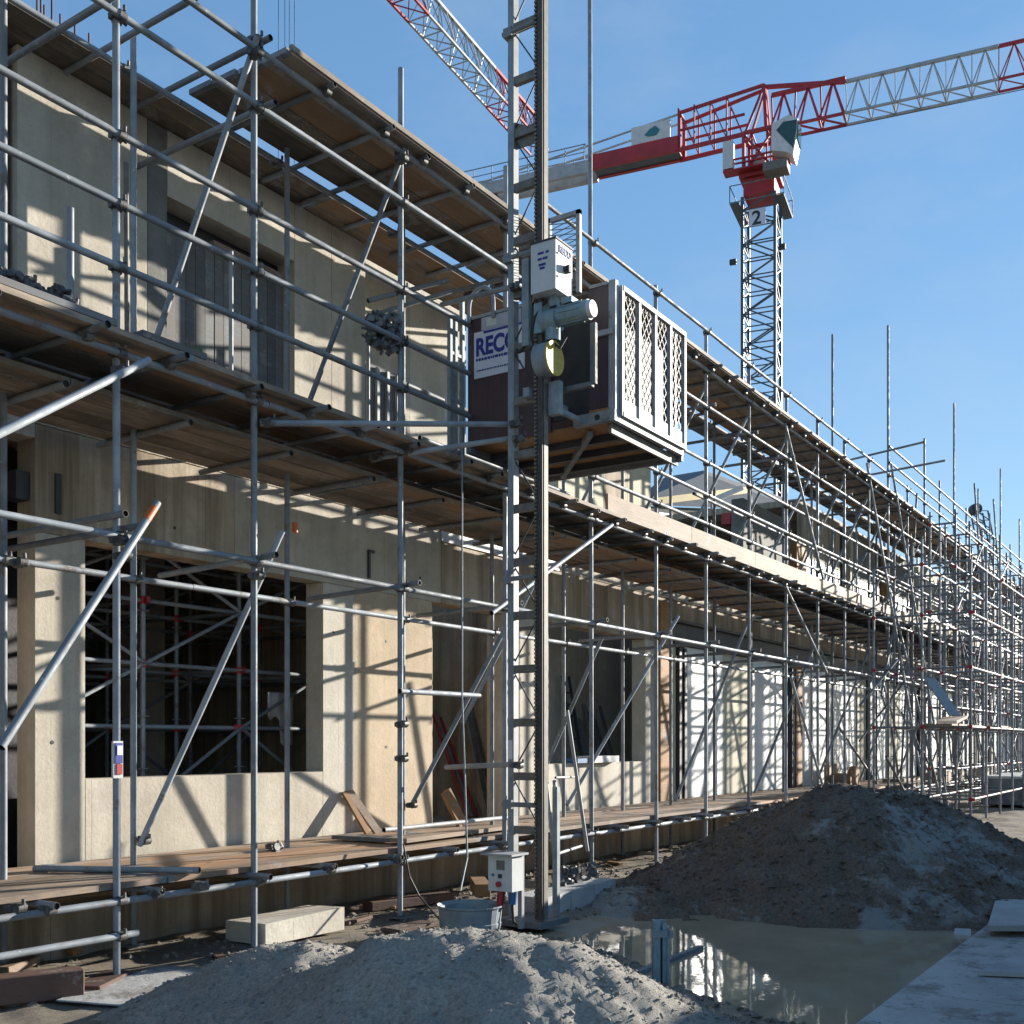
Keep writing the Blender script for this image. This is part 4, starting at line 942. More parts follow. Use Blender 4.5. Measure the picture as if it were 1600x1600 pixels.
crp('service_platform', obb(C1, j1, p1, -2.0, 1.9, -1.7, -.9, 35.78, 35.86), 'crane_red')
crp('motor_block', obb(C1, j1, p1, -.5, .3, -.5, .4, 35.9, 37.0), 'crane_grey')
crp('electrical_cabinet', obb(C1, j1, p1, -2.0, -1.4, -1.7, -1.1, 35.95, 37.6), 'cabinet')
# apex and red part of the jib
AP = C1 + j1 * .3
lattice(cr, C1 + j1 * .6 + UP * 38.3, j1, p1, UP, 4.3, 1.3, 2.4, 3, 'crane_red', rc=.14, rd=.09)
lattice(cr, C1 + j1 * 4.92 + UP * 38.3, j1, p1, UP, 8.2, 1.3, 2.2, 6, 'crane_grey', rc=.12, rd=.05)
lattice(cr, C1 + j1 * 13.14 + UP * 38.3, j1, p1, UP, 14, 1.3, 2.2, 9, 'crane_red', rc=.11, rd=.05)
mb = MB()
a = C1 + UP * 41.3 + j1 * .2; b = C1 + j1 * -4.9 + UP * 40.9
for s in (-.6, .6):
    mb.beam(C1 + j1 * .4 + p1 * s + UP * 38.4, a + p1 * s * .4, .2); mb.beam(C1 + j1 * -.9 + p1 * s + UP * 38.4, a + p1 * s * .4, .14); mb.beam(a + p1 * s * .4, C1 + j1 * -4.9 + p1 * s + UP * 40.6, .16)
    mb.beam(C1 + j1 * -.9 + p1 * s + UP * 39.6, C1 + j1 * -4.9 + p1 * s + UP * 39.5, .12); mb.beam(C1 + j1 * -4.9 + p1 * s + UP * 38.4, C1 + j1 * -4.9 + p1 * s + UP * 40.6, .14)
    mb.beam(C1 + j1 * -.9 + p1 * s + UP * 38.4, C1 + j1 * -5.2 + p1 * s + UP * 38.3, .2)
    for i in range(4): mb.beam(C1 + j1 * (-1 - i) + p1 * s + UP * 38.4, C1 + j1 * (-2 - i) + p1 * s + UP * 40.9, .06); mb.beam(C1 + j1 * (-2 - i) + p1 * s + UP * 38.4, C1 + j1 * (-2 - i) + p1 * s + UP * 40.9, .08)
mb.beam(a, C1 + j1 * 4.9 + UP * 40.5, .2); mb.beam(C1 + j1 * -4.9 + p1 * -.6 + UP * 40.6, C1 + j1 * -4.9 + p1 * .6 + UP * 40.6, .14)
mb.build('apex_frame', M['crane_red'], cr)
crp('counter_jib', obb(C1, j1, p1, -10.6, -5.0, -.75, -.45, 38.25, 39.15), 'crane_red'); crp('counter_jib', obb(C1, j1, p1, -10.6, -5.0, .45, .75, 38.25, 39.15), 'crane_red')
crp('counter_jib_deck', obb(C1, j1, p1, -10.6, -5.0, -.44, .44, 38.3, 38.4), 'crane_mast')
crp('counter_jib', obb(C1, j1, p1, -21.5, -10.65, -.75, -.45, 38.1, 38.9), 'crane_grey'); crp('counter_jib', obb(C1, j1, p1, -21.5, -10.65, .45, .75, 38.1, 38.9), 'crane_grey')
crp('winch_housing', obb(C1, j1, p1, -8.0, -5.5, -.7, -.5, 39.2, 40.3), 'white')
mb = MB(); q = C1 + j1 * -6.9 + p1 * -.73 + UP * 39.5
mb.prism([q, q + j1 * .55 + UP * .0, q + j1 * .75 + UP * .28, q + j1 * .45 + UP * .6, q + j1 * .1 + UP * .45, q + j1 * -.25 + UP * .15], p1 * .02); mb.build('logo', M['teal'], cr)
for i in range(5): crp('counterweight', obb(C1, j1, p1, -21 + i * .75, -20.35 + i * .75, -.6, .6, 36.9 + .12 * (i % 2), 38.08), 'concrete_grey' if i % 2 else 'rebar')
mb = MB()
for s in (-.8, .8):
    mb.beam(C1 + j1 * -21.5 + p1 * s + UP * 39.9, C1 + j1 * -11 + p1 * s + UP * 39.9, .05); mb.beam(C1 + j1 * -21.5 + p1 * s + UP * 39.4, C1 + j1 * -11 + p1 * s + UP * 39.4, .04)
    for i in range(9): mb.beam(C1 + j1 * (-21.5 + i * 1.3) + p1 * s + UP * 38.9, C1 + j1 * (-21.5 + i * 1.3) + p1 * s + UP * 39.9, .05)
mb.build('handrail', M['galv'], cr)
mb = MB()
for s in (-.5, .5): mb.beam(C1 + j1 * -4.9 + p1 * s + UP * 40.6, C1 + j1 * -20 + p1 * s + UP * 38.9, .09)
mb.build('tie_bar', M['crane_grey'], cr)
mb = MB(); mb.cyl(C1 + j1 * 1 + UP * 37.9, C1 + j1 * 26 + UP * 37.7, .025, 5); mb.build('hoist_rope', M['dark_steel'], cr)
# cabin
cc = C1 + p1 * -1.9 + j1 * 1.35
def cpt(l, w_, z): return cc + j1 * (.35 + l * .74) + p1 * w_ + UP * (35.55 + (z - 36.6) * .9)
mb = MB(); poly = [(-.9, 38.9), (-.95, 37.2), (.2, 36.9), (.75, 36.6), (1.0, 37.6), (1.1, 38.9), (.4, 39.25)]
mb.prism([cpt(l, -.55, z) for l, z in poly], p1 * 1.3); cabn = mb.build('cabin', M['white'], cr)
mb = MB(); mb.prism([cpt(l, -.58, z) for l, z in ((-.55, 38.4), (.75, 37.05), (1.0, 38.2), (1.03, 38.8), (.0, 38.85))], p1 * .025); mb.build('side_window', M['glass_dark'], cabn)
mb = MB(); mb.hexa([cpt(1.02, -.5, 37.6), cpt(1.02, .7, 37.6), cpt(1.1, .7, 37.6), cpt(1.1, -.5, 37.6), cpt(1.12, -.5, 38.8), cpt(1.12, .7, 38.8), cpt(1.16, .7, 38.8), cpt(1.16, -.5, 38.8)]); mb.build('front_window', M['glass_dark'], cabn)
crp('cabin_support', obb(C1, j1, p1, .5, 1.9, -2.4, -1.3, 35.0, 35.5), 'mast_brown')
# platform under the slewing gear, number sign
mb = MB(); frame(C1, -1.6, 1.6, -1.6, 1.6, 33.9, 34.9, .045, mb); mb.build('platform_rail', M['galv_dull'], cr)
mb = MB()
for (l0, l1, w0, w1) in ((-1.6, -1.06, -1.6, 1.6), (1.06, 1.6, -1.6, 1.6)): mb.hexa(obb(C1, j1, p1, l0, l1, w0, w1, 33.8, 33.86))
mb.build('platform', M['crane_mast'], cr)
sgn = crp('number_sign', obb(C1, j1, p1, -.55, .45, -1.12, -1.08, 32.5, 33.5), 'sign_white')
put_text('lettering', '2', 1.15, 'black', C1 + j1 * -.38 + p1 * -1.14 + UP * 32.57, j1, UP, sgn, .02)
crp('floodlight', obb(C1, j1, p1, 1.2, 1.6, -1.2, -1.0, 30.8, 31.1), 'black'); crp('floodlight', obb(C1, j1, p1, -1.7, -1.3, -1.2, -1.0, 30.4, 30.7), 'black')

# second crane, only its jib reaches into the picture
k2 = (V_ * .89 + R_ * .456).normalized(); s2 = (R_ * .89 - V_ * .456).normalized()
O2 = RV(0, 80, 47.2)
cr2 = thing('luffing_crane', 'red and white crane jib crossing the sky at the top left of the hoist mast', 'crane', RV(-23.7, 33.7, 0))
lattice(cr2, O2 + k2 * -2.6, k2, s2, UP, 7.2, 1.5, 2.5, 4, 'crane_red', rc=.14, rd=.06)
lattice(cr2, O2 + k2 * -12.9, k2, s2, UP, 10.25, 1.5, 2.5, 6, 'crane_grey', rc=.14, rd=.06)
lattice(cr2, O2 + k2 * -24, k2, s2, UP, 11.05, 1.5, 2.5, 6, 'crane_red', rc=.14, rd=.06)
lattice(cr2, O2 + k2 * -52, k2, s2, UP, 27.9, 1.5, 2.5, 14, 'crane_red', rc=.14, rd=.06)
box_mast(cr2, RV(-23.7, 33.7, 0), k2, s2, 1.9, 0, 47, 3, 'crane_mast')
mb = MB()
for px_ in (435, 445, 452, 460):
    p = P(px_, 0, d=64 + (px_ - 435) * .02); mb.cyl((p.x, p.y, 47.2), (p.x, p.y, 8), .018, 5)
mb.build('hoist_rope', M['dark_steel'], cr2)
# distant lattice boom
fc = thing('mobile_crane', 'dark lattice boom of a far mobile crane above the right end of the scaffold', 'crane', RV(38, 82, 0))
a = P(1530, 800, d=82); b = P(1562, 960, d=82); axb = (b - a)
mb = MB(); ax = axb.normalized(); sd1 = Vector((-CA * 0 + SA, -CA, 0)); sd2 = ax.cross(sd1).normalized()
for u in (-.45, .45):
    for v in (-.45, .45): mb.beam(a + sd1 * u + sd2 * v, a + sd1 * u + sd2 * v + axb * 2.2, .09)
for i in range(24):
    q0 = a + axb * (i * 2.2 / 24); q1 = a + axb * ((i + 1) * 2.2 / 24)
    for v in (-.45, .45): mb.beam(q0 + sd1 * -.45 + sd2 * v, q1 + sd1 * .45 + sd2 * v, .06); mb.beam(q0 + sd1 * .45 + sd2 * v, q0 + sd1 * -.45 + sd2 * v, .05)
mb.build('boom', M['crane_mast'], fc)
mb = MB(); mb.cyl(a + V_ * -.3 + UP * .2 + R_ * -.3, a + V_ * .3 + UP * .2 + R_ * -.3, .42, 12); mb.build('boom_head', M['dark_steel'], fc)

# ------------------------------------------------------------------ things on the decks
def put_board(name, pts2, mat, label, cat, th=.04, wd=.2, group=None, up=(0, 0, 1)):
    mb = MB(); mb.beam(pts2[0], pts2[1], wd, th, 0, up); return tag(mb.build(name, M[mat]), label, cat, group)
def ltube(name, a, b, label, mat='galv', r=.0245, group=None):
    mb = MB(); mb.cyl(a, b, r, 12, caps=False)
    o = inst(name, tube_mesh(mat, 12), seg_mat(a, b, r)); return tag(o, label, 'tube', group)
ltube('loose_tube', P(53, 1357, Z=.67), P(312, 1360, Z=.67), 'grey tube lying loose on the lower board deck at the far left')
ltube('loose_tube', P(600, 1297, Y=6.9), P(795, 1277, Y=6.9), 'pale tube lying on the lower deck near the door opening', 'galv_bright')
put_board('deck_plank', (P(528, 1307, Z=.68), P(622, 1312, Z=.68)), 'wood_grey', 'grey plank lying on the lower deck under the leaning boards', 'plank')
put_board('deck_plank', (P(622, 1313, Z=.69), P(800, 1290, Z=.69)), 'wood_pale', 'pale plank lying on the lower deck beside the hoist mast', 'plank')
put_board('deck_plank', (Vector((1.5, 6.16, 4.36)), Vector((4.55, 6.16, 4.36))), 'wood_grey', 'grey steel edged plank on the edge of the middle deck, left of the first pole', 'plank', .045, .1)
put_board('deck_plank', (Vector((4.75, 6.16, 4.36)), Vector((5.3, 6.16, 4.36))), 'wood_grey', 'short grey plank on the edge of the middle deck, right of the first pole', 'plank', .045, .1)
put_board('deck_plank', (Vector((6.12, 6.10, 7.01)), Vector((33, 6.10, 7.01))), 'wood_deck', 'long edge plank along the outer rim of the top deck', 'plank', .045, .03)
# leaning wood
mb = MB(); a = P(563, 1296, Y=7.55); mb.beam(Vector((a.x + .06, 7.5, .65)), Vector((a.x - .02, 7.76, 1.08)), .07, .03, 0, (0, 1, 0)); tag(mb.build('leaning_board', M['wood_orange']), 'short orange brown board leaning on the wall, left of the pair', 'board')
mb = MB(); mb.beam(Vector((a.x + .2, 7.48, .65)), Vector((a.x + .05, 7.76, 1.09)), .10, .03, 0, (0, 1, 0)); tag(mb.build('leaning_board', M['wood_pale']), 'short pale board leaning on the wall, right of the pair', 'board')
mb = MB(); a = P(722, 1285, Y=7.3); mb.beam(Vector((a.x, 7.3, .66)), Vector((a.x - .18, 7.4, 1.05)), .14, .05, 0, (0, 1, 0)); tag(mb.build('timber_offcut', M['wood_orange']), 'orange timber offcut standing tilted in front of the doorway', 'timber')
# coupler rack on the middle deck
ck = thing('coupler_pile', 'row of dark couplers hung on a tube at the left edge of the middle deck', 'couplers', (3.6, 6.5, 4.4))
pts = []
for i in range(46):
    p = P(-30 + i * 3.05, 428 + i * 1.0, Y=6.75); pts.append((COUP, Matrix.Translation(p + Vector((0, random.uniform(-.04, .04), random.uniform(-.05, .05)))) @ Matrix.Rotation(random.uniform(0, 6), 4, 'Z') @ Matrix.Rotation(random.uniform(0, 2), 4, 'X') @ Matrix.Scale(1.15, 4)))
emit('coupler', pts, ck)
tube('hanging_tube', P(-40, 425, Y=6.75), P(112, 470, Y=6.75), ck, 'galv_dull')
for i in range(9): p = P(4 + i * 12, 462 + i * 3.6, Y=6.75); mb = MB(); mb.beam(p + Vector((0, 0, .08)), p - Vector((0, 0, .1)), .03, .012); mb.build('strap', M['cabinet'], ck)
ck = thing('coupler_cluster', 'bunch of couplers and clips hung on the guard rail left of the fourth pole', 'couplers', tuple(P(598, 520, Y=6.4)))
pts = []
for i in range(24):
    p = P(578 + random.uniform(0, 42), 492 + i * 2.0 + random.uniform(-6, 6), Y=6.3); pts.append((COUP, Matrix.Translation(p) @ Matrix.Rotation(random.uniform(0, 6), 4, 'Z') @ Matrix.Rotation(random.uniform(0, 3), 4, 'X') @ Matrix.Scale(1.25, 4)))
emit('coupler', pts, ck)
for (px_, top, yy, lab) in ((199, 255, 7.45, 'left'), (209, 258, 7.5, 'right')):
    a = P(px_, 535, Y=yy); b = P(px_ - 2, top, Y=yy); ltube('leaning_tube', Vector((a.x, a.y, 4.34)), b, 'rusty grey tube standing upright on the middle deck, %s one of the pair' % lab, 'mast_brown', .02)
a = P(110, 490, Y=7.2); b = P(110, 325, Y=7.2); ltube('upright_tube', Vector((a.x, a.y, 4.34)), b, 'short upright tube beside the row of hung couplers', 'galv', .026)
a = P(361, 595, Y=7.3); ltube('upright_tube', Vector((a.x, a.y, 4.34)), Vector((a.x, a.y, 5.9)), 'thin upright tube with coloured bands in front of the boarded upper opening', 'galv_bright', .02)
ltube('upright_tube', Vector((P(575, 640, Y=7.4).x, 7.4, 4.34)), Vector((P(575, 640, Y=7.4).x, 7.4, 5.7)), 'short upright tube at the wall corner behind the coupler bunch', 'galv_bright', .02)
# clamps on lower deck
ck = thing('loose_couplers', 'three loose couplers lying on the lower deck below the large window', 'couplers', tuple(P(430, 1322, Z=.66)))
emit('coupler', [(COUP, Matrix.Translation(P(424 + i * 6, 1322 + (i % 2) * 2, Z=.68)) @ Matrix.Rotation(i * 1.3, 4, 'X')) for i in range(3)], ck)
# scaffold tag
sgt = thing('scaffold_tag', 'small blue, white and red inspection tag clipped to the first scaffold pole', 'tag', tuple(P(182, 1216, Y=6.2)))
a = P(175, 1216, Y=6.2); b = P(190, 1158, Y=6.2)
mb = MB(); mb.box(a.x, b.x, 6.185, 6.205, a.z, b.z); mb.build('holder', M['cabinet'], sgt)
h = b.z - a.z; wd_ = b.x - a.x
mb = MB(); mb.box(a.x + wd_ * .15, b.x - wd_ * .1, 6.178, 6.184, a.z + h * .4, b.z - h * .05); cd = mb.build('card', M['blue_print'], sgt)
mb = MB(); mb.box(a.x + wd_ * .3, b.x - wd_ * .12, 6.174, 6.177, a.z + h * .62, b.z - h * .12); mb.build('white_print', M['sign_white'], cd)
mb = MB(); mb.box(a.x + wd_ * .3, b.x - wd_ * .12, 6.178, 6.184, a.z + h * .1, a.z + h * .38); mb.build('card', M['red'], sgt)

# door-way clutter and window interior
lab = ['leftmost', 'second', 'third', 'fourth', 'fifth', 'sixth', 'rightmost']
for i in range(7):
    px_ = 722 + i * 7; a = P(px_, 1262, Y=8.6); ltube('leaning_prop', Vector((a.x, 8.5, .6)), Vector((a.x + .05 + .03 * i, 9.2, 2.15 - .1 * (i % 3))), 'steel prop leaning inside the doorway, %s of the row' % lab[i], 'galv_dull' if i % 2 else 'red', .018, 'props leaning inside the doorway')
for i in range(3):
    a = P(754 + i * 9, 1262, Y=8.3); mb = MB(); mb.beam(Vector((a.x, 8.2, .62)), Vector((a.x + .12, 8.7, 2.2)), .09, .03, 0, (0, 1, 0)); tag(mb.build('leaning_plank', M['wood_grey']), 'grey plank leaning inside the doorway right of the props, %s of three' % ('left', 'middle', 'right')[i], 'plank', 'planks leaning inside the doorway')
for i in range(7):
    a = P(925 + i * 8, 1190, Y=8.7); mb = MB(); mb.beam(Vector((a.x, 8.7, .62)), Vector((a.x + .2, 9.26, 2.25 - .12 * (i % 3))), .06, .04, 0, (0, 1, 0)); tag(mb.build('timber_lath', M['wood_grey']), 'dark lath leaning on the inner wall seen through the right window, %s of the row' % lab[i], 'lath', 'laths behind the right window')
lf = thing('trestle', 'dark trestle frame leaning behind the left part of the right window', 'frame', (14, 10, .6))
a = P(897, 1190, Y=8.9)
for dx in (0, .22): mb = MB(); mb.beam(Vector((a.x + dx, 8.75, .62)), Vector((a.x + dx + .12, 9.2, 2.7)), .035); mb.build('stile', M['dark_steel'], lf)
for q in range(5): z = .9 + q * .38; f = (z - .62) / 2.08; mb = MB(); mb.beam(Vector((a.x + .12 * f, 8.75 + .45 * f, z)), Vector((a.x + .22 + .12 * f, 8.75 + .45 * f, z)), .03); mb.build('rung', M['dark_steel'], lf)
sb = thing('sill_packet', 'white wrapped packet with a blue end lying on the right window sill', 'packet', (13.3, 7.8, 1.3))
a = P(897, 1185, Y=7.78); b = P(960, 1185, Y=7.78)
mb = MB(); mb.box(a.x + .35, b.x, 7.7, 7.95, 1.305, 1.40); mb.build('wrapping', M['white'], sb); mb = MB(); mb.box(a.x, a.x + .345, 7.72, 7.93, 1.305, 1.37); mb.build('blue_end', M['blue_plug'], sb)
# white cloth hanging inside the left window
mb = MB(); a = P(428, 1082, Y=8.74); n = 8
for i in range(n + 1):
    for k_, z in enumerate((a.z, a.z - .12, a.z - (.55 if 3 < i < 8 else .26) - .04 * (i % 2))): mb.v.append((a.x - .1 + .05 * i, 8.72 + .02 * math.sin(i * 1.7), z))
for i in range(n):
    for k_ in range(2): mb.f.append((i * 3 + k_, i * 3 + k_ + 1, i * 3 + k_ + 4, i * 3 + k_ + 3)); mb.m.append(0); mb.sm.append(True)
o = mb.build('work_gloves', M['white'], fixn=False); o.modifiers.new('s', 'SOLIDIFY').thickness = .012
tag(o, 'white cloth hung over a shoring tube inside the large window', 'cloth')

# ladders by the mast
def ladder(name, a, b, wv, label, n=9, mat='galv_bright'):
    t = thing(name, label, 'ladder', tuple(a)); wv = Vector(wv)
    for s in (0, 1): mb = MB(); mb.beam(a + wv * s, b + wv * s, .03, .05); mb.build('stile', M[mat], t)
    for i in range(n): q = a.lerp(b, (i + .6) / n); mb = MB(); mb.cyl(q, q + wv, .012, 6); mb.build('rung', M[mat], t)
a = P(866, 1370, Y=5.75); a.z = .1; b = P(852, 1215, Y=6.1)
tA = P(866, 1300, Y=5.8)
t = thing('steel_frame_stand', 'light tube frame leaning at the scaffold just right of the hoist mast', 'frame', (a.x, a.y, 0))
for p0, p1, rr in (((867, 1350), (853, 1212), .02), ((918, 1330), (886, 1110), .02), ((868, 1335), (908, 1322), .017), ((868, 1215), (898, 1214), .013), ((872, 1300), (866, 1220), .02)):
    tube('frame_tube', P(*p0, Y=5.9), P(*p1, Y=6.1), t, 'galv_bright', rr)
t = thing('coupler_stack', 'heap of dark couplers and a screw jack on the concrete beam right of the mast', 'couplers', tuple(P(900, 1390, Y=5.6)))
emit('coupler', [(COUP, Matrix.Translation(P(868 + random.uniform(0, 62), 1350 + random.uniform(0, 40), Y=5.6)) @ Matrix.Rotation(random.uniform(0, 6), 4, 'Z') @ Matrix.Rotation(random.uniform(0, 3), 4, 'X') @ Matrix.Scale(1.3, 4)) for i in range(34)], t)

# concrete beam of blocks right of the mast
cbm = thing('block_kerb', 'low row of grey concrete blocks between the hoist mast and the soil heap', 'concrete blocks', (8.6, 5.3, 0))
a = P(852, 1432, Z=.0); b = P(962, 1398, Z=.0); dv = (b - a); n = 3
nrm = Vector((-dv.y, dv.x, 0)).normalized()
for i in range(n):
    q0 = a + dv * (i / n + .004); q1 = a + dv * ((i + 1) / n - .004); mb = MB(); hh = .17
    mb.hexa([q0 - UP * .12, q1 - UP * .12, q1 + nrm * .35 - UP * .12, q0 + nrm * .35 - UP * .12, q0 + UP * hh, q1 + UP * hh, q1 + nrm * .35 + UP * hh, q0 + nrm * .35 + UP * hh]); mb.build('block', M['concrete_slab'], cbm)
mb = MB(); a = P(415, 1478, Z=.02); b = P(538, 1452, Z=.02)
dv = b - a; nrm = Vector((-dv.y, dv.x, 0)).normalized()
mb.hexa([a, b, b + nrm * .45, a + nrm * .45, a + UP * .17, b + UP * .19, b + nrm * .45 + UP * .17, a + nrm * .45 + UP * .16]); tag(mb.build('concrete_block', M['concrete_pale']), 'pale concrete block lying beside the sand heap, between the third and fourth poles', 'concrete block')
def gbox(name, mat, px, py, L, wd, ht, ang, label, cat, z=0):
    c = P(px, py, Z=z); ca, sa = math.cos(ang), math.sin(ang); ux = Vector((ca, sa, 0)); uy = Vector((-sa, ca, 0))
    mb = MB(); mb.hexa([c + ux * i * L / 2 + uy * jx * wd / 2 + UP * zz for zz in (0, ht) for i, jx in ((-1, -1), (1, -1), (1, 1), (-1, 1))])
    o = mb.build(name, M[mat]); o.modifiers.new('b', 'BEVEL').width = .006; return tag(o, label, cat)
gbox('timber_block', 'wood_dark', 28, 1565, .75, .16, .17, -.42, 'thick dark brown timber block in the bottom left corner', 'timber')
gbox('timber_block', 'wood_pale', 26, 1515, .42, .12, .06, .5, 'small pale timber piece lying behind the dark block at bottom left', 'timber')
gbox('timber_block', 'wood_orange', 115, 1492, .09, .07, .07, .2, 'tiny wooden cube on the mud beneath the lower deck', 'timber')
gbox('sole_board', 'wood_dark', 160, 1536, .5, .2, .035, .5, 'reddish sole board under the first scaffold pole', 'board')
gbox('timber_beam', 'wood_dark', 640, 1415, 1.0, .16, .09, -.25, 'long brown timber lying on the mud left of the galvanised tub', 'timber')
gbox('timber_beam', 'wood_dark', 418, 1462, .5, .2, .1, .5, 'dark timber end tucked beside the pale concrete block', 'timber')
gbox('timber_block', 'wood_dark', 640, 1452, .5, .2, .04, -.1, 'flat dark sole board under the fourth scaffold pole', 'board')
gbox('timber_beam', 'wood_orange', 750, 1395, .6, .15, .12, .7, 'orange brown timber standing on the mud behind the power box', 'timber', .15)
labs = ('short pale', 'reddish', 'split', 'thin dark', 'stubby orange', 'narrow pale')
for i, (px_, py_, L_, m_, where) in enumerate(((300, 1462, .3, 'wood_pale', 'under the deck between the second and third poles'), (345, 1500, .22, 'wood_dark', 'left of the pale concrete block'), (590, 1420, .35, 'wood_orange', 'beside the long brown timber'), (560, 1440, .4, 'wood_dark', 'right of the pale concrete block'), (960, 1350, .25, 'wood_orange', 'on the lit mud right of the coupler heap'), (1010, 1335, .3, 'wood_pale', 'on the lit mud at the foot of the sixth pole'))):
    gbox('wood_offcut', m_, px_, py_, L_, .06 + .02 * (i % 3), .03, i * 1.1, labs[i] + ' wood offcut lying ' + where, 'offcut')
gbox('plywood_sheet', 'slab_muddy', 235, 1540, 1.1, .6, .012, .3, 'thin muddy grey sheet lying flat on the ground by the first pole', 'sheet')
# concrete tiles on the slab
def tile(p4, th, mat, label, Z=.06):
    pts = [P(*q, Z=Z) for q in p4[:4]]
    mb = MB(); mb.hexa(pts + [q + UP * th for q in pts]); tag(mb.build('concrete_tile', M[mat]), label, 'tile')
tile(((1543, 1455), (1620, 1455), (1620, 1413), (1556, 1412)), .045, 'concrete_slab', 'square concrete tile lying on the slab below the soil heap', .10)
tile(((1528, 1524), (1620, 1528), (1620, 1495), (1590, 1497)), .03, 'concrete_slab', 'flat concrete tile lying near the right edge of the slab', .06)
tile(((1490, 1466), (1517, 1468), (1517, 1457), (1492, 1456)), .03, 'concrete_slab', 'small tile at the corner where slab, puddle and soil heap meet', .03)
# steel profile in the puddle
sp_ = thing('steel_profile', 'short galvanised steel profile standing upright at the near edge of the puddle', 'steel profile', tuple(P(1035, 1540, Z=-.05)))
c = P(1034, 1538, Z=-.06); r_ = R_; v_ = V_
for (r0, r1, v0, v1, z1) in ((-.062, -.045, -.04, .04, .44), (-.045, .03, .025, .04, .44), (.03, .045, -.06, .04, .40), (-.045, -.015, -.04, -.025, .44), (.0, .03, -.045, -.03, .42)):
    mb = MB(); mb.hexa([c + r_ * a + v_ * b + UP * z for z in (-.1, z1) for a, b in ((r0, v0), (r1, v0), (r1, v1), (r0, v1))]); mb.build('flange', M['motor'], sp_)
mb = MB(); mb.hexa([c + r_ * a + v_ * b + UP * z for z in (.33, .38) for a, b in ((-.07, -.06), (.07, -.06), (.07, -.045), (-.07, -.045))]); mb.build('collar', M['mast_steel'], sp_)
mb = MB(); mb.beam(P(985, 1525, Z=-.05), P(1095, 1480, Z=-.05), .05, .03); tag(mb.build('half_sunk_tube', M['galv']), 'thin metal bar lying half sunk in the puddle behind the steel profile', 'bar')

# starter bars
for k_, (px_, top) in enumerate(((58, -20), (64, -20), (69, 8), (81, -30), (94, 22), (117, 38), (139, 52))):
    a = P(px_, 70, Y=8.0); b = P(px_, top, Y=8.0); mb = MB(); mb.cyl((a.x, 8.0, 6.95), (b.x, 8.0, b.z), .008, 6)
    tag(mb.build('starter_bar', M['rebar']), 'thin rusty starter bar on the wall top at upper left, %s from the left' % ('first', 'second', 'third', 'fourth', 'fifth', 'sixth', 'seventh')[k_], 'rebar', 'starter bars above the wall')
# green foliage patch seen beside the gate and beyond the right end
def tree(name, c, h, r, label, n=1400, leaf=.22):
    t = thing(name, label, 'tree', (c[0], c[1], 0)); mb = MB(); mb.cyl((c[0], c[1], 0), (c[0], c[1], h * .6), .22, 8, r2=.1)
    for i in range(6):
        an = i * 1.05; mb.cyl((c[0], c[1], h * (.35 + .04 * i)), (c[0] + r * .6 * math.cos(an), c[1] + r * .6 * math.sin(an), h * (.65 + .05 * (i % 3))), .08, 6, r2=.03)
    mb.build('trunk', M['wood_dark'], t)
    mb = MB(); cl = [(Vector((random.gauss(0, .5), random.gauss(0, .5), random.gauss(0, .35))) * r, random.uniform(.25, .5) * r) for _ in range(16)]
    for i in range(n):
        o_, rr = random.choice(cl); v = Vector((random.gauss(0, 1), random.gauss(0, 1), random.gauss(0, 1))).normalized() * rr * random.uniform(.5, 1.05)
        p = Vector((c[0], c[1], h * .7)) + o_ + v; a_ = Vector((random.uniform(-1, 1), random.uniform(-1, 1), random.uniform(-1, 1))).normalized(); b_ = a_.orthogonal().normalized(); c_ = a_.cross(b_)
        mb.add([p + b_ * leaf, p + c_ * leaf * .6, p - b_ * leaf, p - c_ * leaf * .6], [(0, 1, 2, 3)])
    o = mb.build('crown', M['foliage'], t, fixn=False); o['kind'] = 'stuff'
q = wpt(712, 42); tree('broadleaf_tree', q, 12.5, 3.4, 'green tree glimpsed between the wall end and the hoist cage')
q = wpt(1566, 62); tree('broadleaf_tree', q, 10.5, 3.2, 'green tree glimpsed behind the far right end of the scaffold')
q = wpt(1600, 75); tree('broadleaf_tree', q, 10, 4, 'dim green tree at the extreme right behind the scaffold')
# background seen through the gap in the upper storey
bb = thing('background_building', 'grey roofed building with white upper panels seen through the gap in the upper storey', 'building', (26, 17, 0))
a = P(1022, 900, d=30); b = P(1180, 900, d=33)
mb = MB(); mb.hexa([P(990, 960, d=30), P(1250, 960, d=36), P(1250, 960, d=46), P(990, 960, d=42), P(990, 790, d=30), P(1250, 800, d=36), P(1250, 800, d=46), P(990, 790, d=42)]); mb.build('wall', M['concrete_dark'], bb)
mb = MB(); mb.hexa([P(985, 788, d=29.8), P(1255, 798, d=35.8), P(1255, 788, d=46), P(985, 785, d=42), P(1040, 748, d=36), P(1100, 740, d=36), P(1100, 735, d=39), P(1040, 745, d=39)]); mb.build('roof', M['asphalt_roof'], bb)
for i in range(5):
    px_ = 1030 + i * 34; mb = MB(); mb.hexa([P(px_, 830, d=29.7 + i * .7), P(px_ + 26, 832, d=30.3 + i * .7), P(px_ + 26, 832, d=30.4 + i * .7), P(px_, 830, d=29.8 + i * .7), P(px_, 800, d=29.7 + i * .7), P(px_ + 26, 804, d=30.3 + i * .7), P(px_ + 26, 804, d=30.4 + i * .7), P(px_, 800, d=29.8 + i * .7)]); mb.build('white_cladding', M['white'], bb)
mb = MB(); mb.beam(P(1022, 784, d=25), P(1166, 766, d=27.5), .12, .16); tag(mb.build('yellow_girder', M['yellow_beam']), 'yellow girder crossing the gap in the upper storey behind the scaffold', 'girder')
